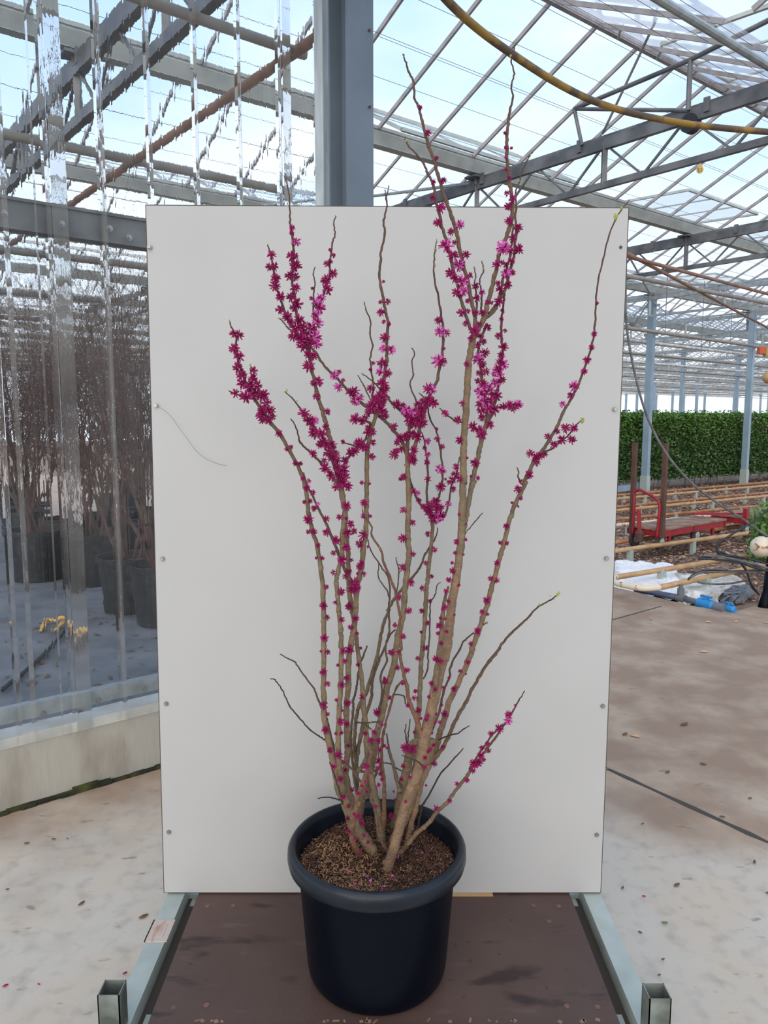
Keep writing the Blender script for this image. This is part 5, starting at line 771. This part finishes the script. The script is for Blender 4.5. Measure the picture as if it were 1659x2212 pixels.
CNT = {}; LT.sort(key=lambda q: (q[1], q[0]))
for x, y, k, s in LT:
    key = (k, x < 400); CNT[key] = CNT.get(key, 0)+1
    c = Vector(atz(x, y, .004)); ss = s/2/1661*c.y*1.02; a = R.uniform(-.5, .9); d = Vector((math.cos(a), math.sin(a)*1.5, 0)); n = Vector((-d.y, d.x, 0)).normalized(); b = MB(); vs = []
    for i in range(6):
        t_ = i/5*2-1; wd = (1-t_*t_)*.45+.04; p = c+d*ss*t_; hh = .004+.010*(1-abs(t_))*ss/.03; vs += [tuple(p+n*wd*ss+Vector((0, 0, hh*.3))), tuple(p+Vector((0, 0, hh))), tuple(p-n*wd*ss+Vector((0, 0, hh*.2)))]
    b.add(vs, [f for i in range(5) for f in ((3*i, 3*i+1, 3*i+4, 3*i+3), (3*i+1, 3*i+2, 3*i+5, 3*i+4))]); nm = NM[k]
    tag(b.build(nm[0], nm[1]), nm[2].replace('lying ', '').replace('fallen ', '')+(', %s from the top %s' % (ORD[CNT[key]-1], 'left of the trolley' if x < 400 else 'right of the board')), nm[3], nm[0].replace('_', ' ')+('s left of the trolley' if x < 400 else 's right of the board'))
# ================================================================= BEHIND THE PLASTIC WALL: bare trees in black pots
def potted_tree(x, y, r, h, hh, label, seed, mt, nst, sp=.5):
    rg = random.Random(seed); t = thing('potted_tree', (x, y, 0), label, 'potted tree')
    b = MB(); b.lathe([(0, 0), (r*.84, 0), (r*.95, h*.9), (r*1.05, h*.9), (r*1.06, h), (r*.98, h), (r*.95, h-.05), (r*.93, h-.08)], 36, (x, y, 0)); b.build('pot', 'blackpot', t, smooth=False)
    b = MB(); b.lathe([(r*.94, h-.075), (r*.5, h-.06), (0, h-.05)], 24, (x, y, 0)); b.build('soil', 'earth', t)
    b = MB()
    def grow(p, d, ln, rd, lv):
        n = 5; pts = [p]
        for i in range(n):
            d = (d+Vector((rg.gauss(0, .10), rg.gauss(0, .10), .05))).normalized(); p = p+d*ln/n; pts.append(p)
        b.tube(pts, [rd*(1-.65*i/n) for i in range(n+1)], 4 if lv > 1 else 6, cap=False)
        if lv < 3:
            for i in range(2 if lv == 0 else 1, n+1):
                for _ in range(2):
                    if rg.random() < (.85 if i > 2 else .5):
                        a = rg.uniform(0, 6.28); dd = (d*1.0+Vector((math.cos(a), math.sin(a), .25))*rg.uniform(.45, .9)).normalized()
                        grow(pts[i], dd, ln*rg.uniform(.35, .6), rd*.5*(1-.1*i), lv+1)
    for i in range(nst):
        a = rg.uniform(0, 6.28); dd = Vector((math.cos(a)*sp*rg.random(), math.sin(a)*sp*rg.random(), 1)).normalized()
        grow(Vector((x+.08*math.cos(a), y+.08*math.sin(a), h-.08)), dd, hh*rg.uniform(.50, .70), .016, 0)
    b.build('branches', mt, t)
TR = [((322, 1352), .27, .47, 2.7, 'bare tree in black pot beside the board, nearest to the plastic wall', 'twig', 5), ((245, 1322), .26, .46, 2.4, 'bare tree in black pot just left of the pot beside the board', 'twig', 4), ((165, 1262), .29, .5, 2.6, 'reddish bare tree in black pot at the middle of the plastic wall', 'twig', 5),
      ((40, 1252), .29, .5, 2.7, 'reddish bare tree in black pot at the left edge', 'twig', 6), ((110, 1215), .27, .5, 2.7, 'bare tree in black pot between the left-edge pot and the middle one', 'twig', 5), ((300, 1225), .27, .5, 2.8, 'bare twiggy tree in the second row of pots, close to the board', 'twig_brown', 5),
      ((200, 1200), .27, .5, 2.5, 'bare twiggy tree in the second row, behind the middle pot', 'twig_brown', 4), ((20, 1190), .27, .5, 2.7, 'bare twiggy tree in the back row of pots at the left edge', 'twig', 5)]
for i, (x_, y_, lb) in enumerate(((-6.3, 10.6, 'bare reddish tree far behind the plastic wall at the left edge, beyond the pots'), (-4.9, 10.2, 'bare reddish tree beyond the pots, right of the far left-edge tree'), (-4.1, 11.6, 'bare brown tree beyond the pots, behind the middle of the plastic wall'), (-3.1, 9.6, 'bare brown tree beyond the pots, just left of the white board'), (-6.6, 13.2, 'distant bare tree behind the plastic wall, farthest left'), (-4.9, 14.2, 'distant bare tree behind the plastic wall, nearest to the board'))):
    potted_tree(x_, y_, .3, .5, 3.0, lb, 60+i, 'twig' if i % 2 == 0 else 'twig_brown', 9)
for i, (q, r, h, hh, lb, mt, ns) in enumerate(TR):
    p = atz(*q, 0); potted_tree(p[0], p[1]+r, r, h, hh, lb, 20+i, mt, ns+4)
# orange tape twisted on the ground fabric, stick and dark drip line
p, rr = smooth_path([atz(75, 1352, .02), atz(88, 1330, .03), atz(108, 1332, .02), atz(118, 1326, .04), atz(137, 1330, .02), atz(120, 1338, .03), atz(100, 1358, .01)], [.012, .018, .014, .02, .012, .016, .006], 5)
b = MB(); b.tube(p, rr, 5); tag(b.build('plastic_tape', 'tape'), 'twist of orange tape lying on the grey ground fabric at left', 'tape')
p, rr = smooth_path([atz(-5, 1482, .02), atz(60, 1428, .02), atz(110, 1375, .02), atz(150, 1320, .02)], [.014, .016, .014, .012], 5)
b = MB(); b.tube(p, rr, 7); tag(b.build('drip_hose', 'black', smooth=True), 'dark hose lying across the grey ground fabric behind the plastic wall', 'hose')
b = MB()
for i in range(520):
    c = Vector(P(R.uniform(-1.5, 3), R.uniform(3.6, 6.5), .003)); a = R.uniform(0, 6.28); s = R.uniform(.01, .05)
    d = Vector((math.cos(a), math.sin(a), 0))*s; n = Vector((-math.sin(a), math.cos(a), 0))*s*R.uniform(.2, .5); b.add([tuple(c-d), tuple(c-n), tuple(c+d+Vector((0, 0, .01))), tuple(c+n)], [(0, 1, 2, 3)])
tag(b.build('soil_crumbs', 'deadleaf'), 'dark crumbs and twigs scattered over the grey ground fabric', 'debris', kind='stuff')
# ================================================================= TROLLEY
t = thing('trolley', (0, 1.8, 0), 'flat trolley with brown plywood deck and galvanised side rails under the pot', 'trolley')
ZT = .27
b = MB(); b.box((0.0, 1.80, ZT-.009), (1.045, .54, .018)); dk = b.build('deck', 'deck', t)
dk.location = (0, 0, 0)
b = MB(); b.box((0, 1.542, ZT-.008), (1.045, .004, .022)); 
for i in range(26): b.box((R.uniform(-.5, .5), 1.556+.006*R.random(), ZT+.0004), (R.uniform(.003, .010), R.uniform(.004, .016), .0008), ((math.cos(.3*i), math.sin(.3*i), 0), (-math.sin(.3*i), math.cos(.3*i), 0), (0, 0, 1)))
b.build('chipped_edge', 'cartwood', t)
for sx_, nm in ((-1, 'rail'), (1, 'rail')):
    b = MB(); b.box((sx_*.585, 1.72, ZT-.03), (.048, .96, .06)); b.build(nm, 'trolley_steel', t)
    b = MB(); b.box((sx_*.542, 1.72, ZT-.052), (.036, .96, .02)); b.build('inner_flange_shade', 'edge', t)  # flange coloured dark to stand for the shadow on the rail's inner side
b = MB(); b.box((-.585, 1.86, ZT+.0015), (.058, .085, .003)); b.box((-.612, 1.86, ZT-.012), (.003, .085, .03)); b.box((-.5855, 1.86, ZT+.0035), (.03, .055, .001)); b.build('label_card', 'card', t)
for cx, cy in ((-.592, 1.535), (.590, 1.525)):
    b = MB(); hw, th = .0235, .0025
    for s in (-1, 1):
        b.box((cx+s*(hw-th/2), cy, ZT-.02+.055), (th, 2*hw, .13)); b.box((cx, cy+s*(hw-th/2), ZT-.02+.055), (2*hw, th, .13))
    b.build('stake_socket', 'tube_steel', t)
b = MB(); b.box((0, 1.6, .2), (1.1, .05, .06)); b.box((0, 2.05, .2), (1.1, .05, .06)); b.box((0, 2.11, .22), (1.16, .10, .04)); b.build('cross_frame', 'trolley_steel', t)
for x in (-.5, .5):
    for y in (1.62, 2.06): wheel((x, y, .085), .085, .04, t, (1, 0, 0))
b = MB()
for x, y in ((448, 1957), (504, 1956), (1153, 1956), (1207, 1957), (1186, 1990), (376, 2176), (446, 2171), (1224, 2173), (1291, 2175)):
    b = MB(); c = atz(x, y, ZT+.001); b.tube([(c[0], c[1], ZT), (c[0], c[1], ZT+.0015)], .0065, 14); b.build('rivet', 'rivet', t)
b = MB()
for x, y, r in ((1078, 2061, 4), (1016, 2075, 4), (1011, 2034, 3), (985, 2043, 3), (1223, 2094, 3), (1181, 2133, 3.5), (1002, 2154, 3), (1111, 2107, 3), (1104, 1987, 4), (1066, 1986, 3), (411, 2081, 3.5), (445, 2118, 2.5), (1260, 2131, 2)):
    c = atz(x, y, ZT+.0006); b.tube([(c[0], c[1], ZT), (c[0], c[1], ZT+.0006)], r/1661*1.8, 12)
o = b.build('drip_stain', 'edge', t); o['kind'] = 'stuff'
# wedge strip under the board
b = MB(); b.box((0.07, 2.022, ZT+.0025), (.47, .03, .005)); tag(b.build('wooden_shim', 'rust2'), 'thin wooden shim between the white board and the trolley deck', 'shim')
# ================================================================= BOARD
BL, BR_, TL, TR_ = Vector((-.618, 2.018, .275)), Vector((.609, 2.018, .275)), Vector((-.601, 2.022, 2.133)), Vector((.6177, 2.022, 2.126))
t = thing('display_board', (0, 2.03, .27), 'tall white board standing upright behind the potted redbud', 'board')
b = MB(); dy = Vector((0, .0015, 0)); vs = [tuple(v) for v in (BL, BR_, TR_, TL)]+[tuple(v+dy) for v in (BL, BR_, TR_, TL)]
b.add(vs, [(3, 2, 1, 0), (4, 5, 6, 7), (0, 1, 5, 4), (1, 2, 6, 5), (2, 3, 7, 6), (3, 0, 4, 7)]); b.build('panel', 'board', t)
b = MB(); o2 = Vector((0, .013, 0)); g = .0025
bl, br, tl, tr = BL+Vector((-g, 0, -g)), BR_+Vector((g, 0, -g)), TL+Vector((-g, 0, g)), TR_+Vector((g, 0, g))
vs = [tuple(v+dy) for v in (bl, br, tr, tl)]+[tuple(v+o2) for v in (bl, br, tr, tl)]
b.add(vs, [(3, 2, 1, 0), (4, 5, 6, 7), (0, 1, 5, 4), (1, 2, 6, 5), (2, 3, 7, 6), (3, 0, 4, 7)]); b.build('backing', 'edge', t)
b = MB()
for x in (-.57, .57): b.box((x, 2.055, 1.19), (.04, .04, 1.84))
b.build('upright', 'trolley_steel', t)
for x, y in ((323, 534), (337, 876), (351, 1207), (359, 1520), (365, 1797), (1328, 884), (1310, 1206), (1302, 1525), (1289, 1803)):
    c = Vector(aty(x, y, 2.018)); b = MB(); b.tube([c, c-Vector((0, .002, 0))], .0062, 18); b.tube([c-Vector((0, .002, 0)), c-Vector((0, .005, 0))], [.0052, .0040], 18); b.build('screw', 'screw', t, smooth=False)
c = Vector(aty(1341, 534, 2.02)); b = MB(); b.tube([c, c-Vector((0, .0008, 0))], .0038, 16); b.build('screw_hole', 'ink', t)
p, rr = smooth_path([aty(x, y, 2.008) for x, y in ((337, 876), (365, 895), (395, 935), (430, 980), (465, 1000), (490, 1006))], [.0005]*6, 6)
b = MB(); b.tube(p, rr, 5); tag(b.build('thread', 'grey_hose'), 'thin loose thread hanging off a screw on the white board, left side', 'thread')
# ================================================================= POTTED REDBUD
PX, PY = -.017, 1.726; ZS = .555
plant = thing('potted_redbud', (PX, PY, ZT), 'many-stemmed shrub with magenta buds in a big blue-black pot', 'potted shrub')
b = MB(); hgt = .33
prof = [(0, 0), (.145, 0), (.157, .004), (.164, .015), (.168, .035), (.186, hgt-.065), (.186, hgt-.05), (.1925, hgt-.047), (.195, hgt-.05), (.201, hgt-.05), (.2095, hgt-.043), (.2125, hgt-.03), (.2115, hgt-.012), (.206, hgt-.002), (.199, hgt), (.1925, hgt-.004), (.188, hgt-.02), (.180, hgt-.1)]
b.lathe(prof[:8], 128, (PX, PY, ZT)); b.build('pot', 'pot', plant, smooth=True)
b = MB(); b.lathe(prof[7:], 128, (PX, PY, ZT)); b.build('pot_rim', 'pot_rim', plant, smooth=True)
def soilz(x, y):
    d = math.hypot(x-PX, y-PY); return ZS+.012*math.sin(14*x+2)*math.cos(17*y)+.010*max(0, 1-d/.06)-.004*max(0, (d-.12)/.06)
b = MB(); n = 40; vs = []; fs = []
for i in range(n+1):
    for k in range(72):
        rr_ = .1855*i/n; a = 2*math.pi*k/72; x, y = PX+rr_*math.cos(a), PY+rr_*math.sin(a); vs.append((x, y, soilz(x, y)+R.uniform(-.002, .002)))
for i in range(n):
    for k in range(72): fs.append((i*72+k, i*72+(k+1) % 72, (i+1)*72+(k+1) % 72, (i+1)*72+k))
b.add(vs, fs); b.build('potting_soil', 'soil', plant)
b = MB(); rg = np.random.default_rng(11)
for i in range(9000):
    rr_ = .181*math.sqrt(rg.random()); a = rg.uniform(0, 6.283); x, y = PX+rr_*math.cos(a), PY+rr_*math.sin(a)
    c = Vector((x, y, soilz(x, y)+rg.uniform(.0, .006))); th = rg.uniform(0, 6.28); ln = rg.uniform(.0022, .0078); d = Vector((math.cos(th), math.sin(th), rg.uniform(-.5, .5)))*ln; n_ = Vector((-math.sin(th), math.cos(th), rg.uniform(-.4, .4)))*rg.uniform(.0005, .0013)
    pale = .16+.40*(math.exp(-((x-PX+.07)**2+(y-PY+.07)**2)/.008)+.7*math.exp(-((x-PX+.11)**2+(y-PY-.05)**2)/.004)); g = rg.random()
    col = (.42*(.5+1.3*g), .22*(.5+1.3*g), .10*(.5+1.3*g)) if g < pale else ((.095, .036, .018) if g < .72 else (.025, .010, .006))
    up = Vector((0, 0, ln*.35)); b.add([tuple(c-d-n_), tuple(c-d+n_), tuple(c+up+n_), tuple(c+up-n_), tuple(c+d*.9+n_*1.8), tuple(c+d*.9)], [(0, 1, 2, 3), (3, 2, 4, 5)], col)
o = b.build('bark_mulch', 'chip', plant, vcol=True); o['kind'] = 'stuff'
# ---- stems: traced in (x, y, radius) and given each its own depth
SD = {}; TAN = ('S8', 'S8a', 'S10', 'S10c', 'S11', 'S12', 'S12d', 'S16', 'S12a')
def stem_y(name, px, py):
    best = (1e18, 1.7)
    for seg in SD[name]:
        d = (seg[0]-px)**2+(seg[1]-py)**2
        if d < best[0]: best = (d, seg[2])
    return best[1]
def bark_col(r, z, kind):
    k = min(1, max(0, (r-.0015)/.0045)); hi = min(1, max(0, (z-1.35)/.6))
    thick = (.178-.02*hi, .128-.035*hi, .074-.024*hi); thin = (.060+.02*hi, .036, .026)
    if name in TAN and z < 1.3: thick = (.210, .132, .078)
    if kind == 'red': thick = (.19, .095, .055); thin = (.11, .05, .03)
    return tuple(thin[i]*(1-k)+thick[i]*k for i in range(3))
ROOT = {}
for name, par, yt, kind, dat in STEMS:
    pts = [(dat[i], dat[i+1], dat[i+2]) for i in range(0, len(dat), 3)]
    ln = [0]
    for i in range(1, len(pts)): ln.append(ln[-1]+math.hypot(pts[i][0]-pts[i-1][0], pts[i][1]-pts[i-1][1]))
    y0 = atz(pts[0][0], pts[0][1], ZS+.004)[1] if par == 'g' else (stem_y(par, pts[0][0], pts[0][1]) if par in SD else 1.76)
    w3 = []; rad = []
    for (px, py, r), l in zip(pts, ln):
        q = l/max(ln[-1], 1); y = y0+(yt-y0)*(q**.8); p = aty(px, py, y); zc = y*CT+(CZ-p[2])*ST; w3.append(p); rad.append((r+.28)/F*zc*1.06)
    if par == 'g':
        w3.insert(0, (w3[0][0]*2-w3[1][0], w3[0][1]*2-w3[1][1], ZS-.03)); rad.insert(0, rad[0]*1.05); q0 = 1
    p, rr = smooth_path(w3, rad, 5)
    # nodes: slight swellings and zigzag, as redbud wood has
    rs = random.Random(name); rr = [r*(1+(.20 if (i % 5 == 0 and r < .007) else rs.uniform(-.03, .05))) for i, r in enumerate(rr)]
    zz = [v+Vector((rs.gauss(0, 1), rs.gauss(0, 1), 0))*.0006 for v in p]
    b = MB(); b.tube(zz, rr, 12 if max(rad) > .006 else 8, cols=[bark_col(r, v.z, kind) for r, v in zip(rr, p)])
    full = []
    for v in p:
        dz = v.z-CZ; zc = v.y*CT-dz*ST; yc = dz*CT+v.y*ST; full.append((829.5+F*v.x/zc, 1106-F*yc/zc, v.y, rr[len(full)]*F/zc, rr[len(full)]))
    SD[name] = full
    root = name if par == 'g' or par not in ROOT or kind in ('trunk', 'red') else ROOT[par]
    if root == name: o = b.build('stem', 'bark', plant, smooth=True, vcol=True); ROOT[name] = name; SD['_'+name] = o
    else: ROOT[name] = root; o = b.build('twig', 'bark', SD['_'+root], smooth=True, vcol=True)
ALL = [s for k, v in SD.items() if k[0] != '_' for s in v]
AX = np.array([q[:2] for q in ALL]); AY = np.array([q[2] for q in ALL]); AP = np.array([q[3] for q in ALL]); AR = np.array([q[4] for q in ALL])
def depth(px, py):
    d = np.sqrt((AX[:, 0]-px)**2+(AX[:, 1]-py)**2); e_ = np.maximum(0, d-AP); idx = np.where(e_ < e_.min()+5)[0]; f = AR[idx]*np.sqrt(np.clip(1-(d[idx]/np.maximum(AP[idx], .5))**2, 0, 1))
    return float((AY[idx]-f).min())
# ---- flower clusters: spindle buds, some opening to pink petals
def bud(b, o, d, ln, r, mi):
    d = d.normalized(); x = d.orthogonal().normalized(); y = d.cross(x); n = 5; base = len(b.v); prof = ((0, .25), (.22, .75), (.55, 1), (.85, .7), (1, .15))
    for t_, k in prof:
        for a in range(n): b.v.append(tuple(o+d*ln*t_+(x*math.cos(a*2*math.pi/n)+y*math.sin(a*2*math.pi/n))*r*k)); b.c.append((1, 1, 1))
    for i in range(len(prof)-1):
        for a in range(n): b.f.append((base+i*n+a, base+i*n+(a+1) % n, base+(i+1)*n+(a+1) % n, base+(i+1)*n+a)); b.mi.append(mi)
    b.f.append(tuple(base+(len(prof)-1)*n+a for a in range(n))); b.mi.append(mi)
def cluster(b, c, r, pink, rg):
    nb = int(7+min(15, r/.0005)); 
    for i in range(nb):
        z = 1-2*(i+.5)/nb; a = i*2.39996+rg.uniform(-.3, .3); s = math.sqrt(max(0, 1-z*z)); d = Vector((s*math.cos(a), z*.9+rg.uniform(-.15, .1), s*math.sin(a)+.05))
        if d.y > .35: d.y *= .3
        ln = r*rg.uniform(.8, 1.12); pk = pink and rg.random() < .55
        bud(b, c+d*r*.12, d, ln, max(.0010, r*.135)*(1.15 if pk else 1), 1 if pk else 0)
        if pk:
            e_ = c+d*ln; sd = d.orthogonal().normalized(); u2 = d.cross(sd).normalized()
            for q in range(3):
                a2 = q*2.1+rg.random(); v = (d*.55+sd*math.cos(a2)+u2*math.sin(a2)).normalized()*r*.34; w2 = v.cross(d).normalized()*r*.15
                b.add([tuple(e_), tuple(e_+v*.6+w2), tuple(e_+v), tuple(e_+v*.6-w2)], [(0, 1, 2, 3)], mi=1)
CL = sorted(CLUSTERS, key=lambda q: -q[2]); rest = MB(); rg = random.Random(5)
for i, (px, py, r, pk) in enumerate(CL):
    y = depth(px, py)-.003-r*.00035; p = Vector(aty(px, py, y)); zc = y*CT+(CZ-p.z)*ST; rw = r/F*zc*1.04
    if i < 100: b = MB(); cluster(b, p, rw, pk, rg); b.build('flower_cluster', ['bud', 'pink'], plant, smooth=True)
    else: cluster(rest, p, rw, pk, rg)
o = rest.build('flower_cluster', ['bud', 'pink'], plant, smooth=True); o['kind'] = 'stuff'
for px, py, r, _ in LEAVES:
    y = depth(px, py)-.003; p = Vector(aty(px, py, y)); rw = r/F*(y*CT+(CZ-p.z)*ST)*2.1; b = MB()
    for k in range(3 if r > 1.9 else 2): bud(b, p-Vector((0, 0, rw*.5)), Vector((rg.uniform(-.5, .5), rg.uniform(-.3, .3), 1)), rw*rg.uniform(.9, 1.5), rw*.22, 0)
    b.build('leaf_bud', 'leafbud', plant, smooth=True)
for fi, (x, y) in enumerate(sorted(((755, 1882), (845, 1892), (955, 1864), (728, 1770), (895, 1792), (827, 1915), (801, 1905), (770, 1908), (860, 1852), (982, 1820), (790, 1890), (912, 1842)))):
    c = Vector(atz(x, y, ZS+.008)); b = MB(); bud(b, c, Vector((R.uniform(-1, 1), R.uniform(-.4, .4), R.uniform(-.2, .3))), .008, .0022, 0); bud(b, c, Vector((R.uniform(-1, 1), R.uniform(-1, .4), .2)), .006, .0018, 0)
    tag(b.build('fallen_flower', 'pink', smooth=True), 'small pink flower fallen on the bark mulch, %s from the left in the pot' % ORD[fi], 'fallen flower', 'fallen flowers in the pot')
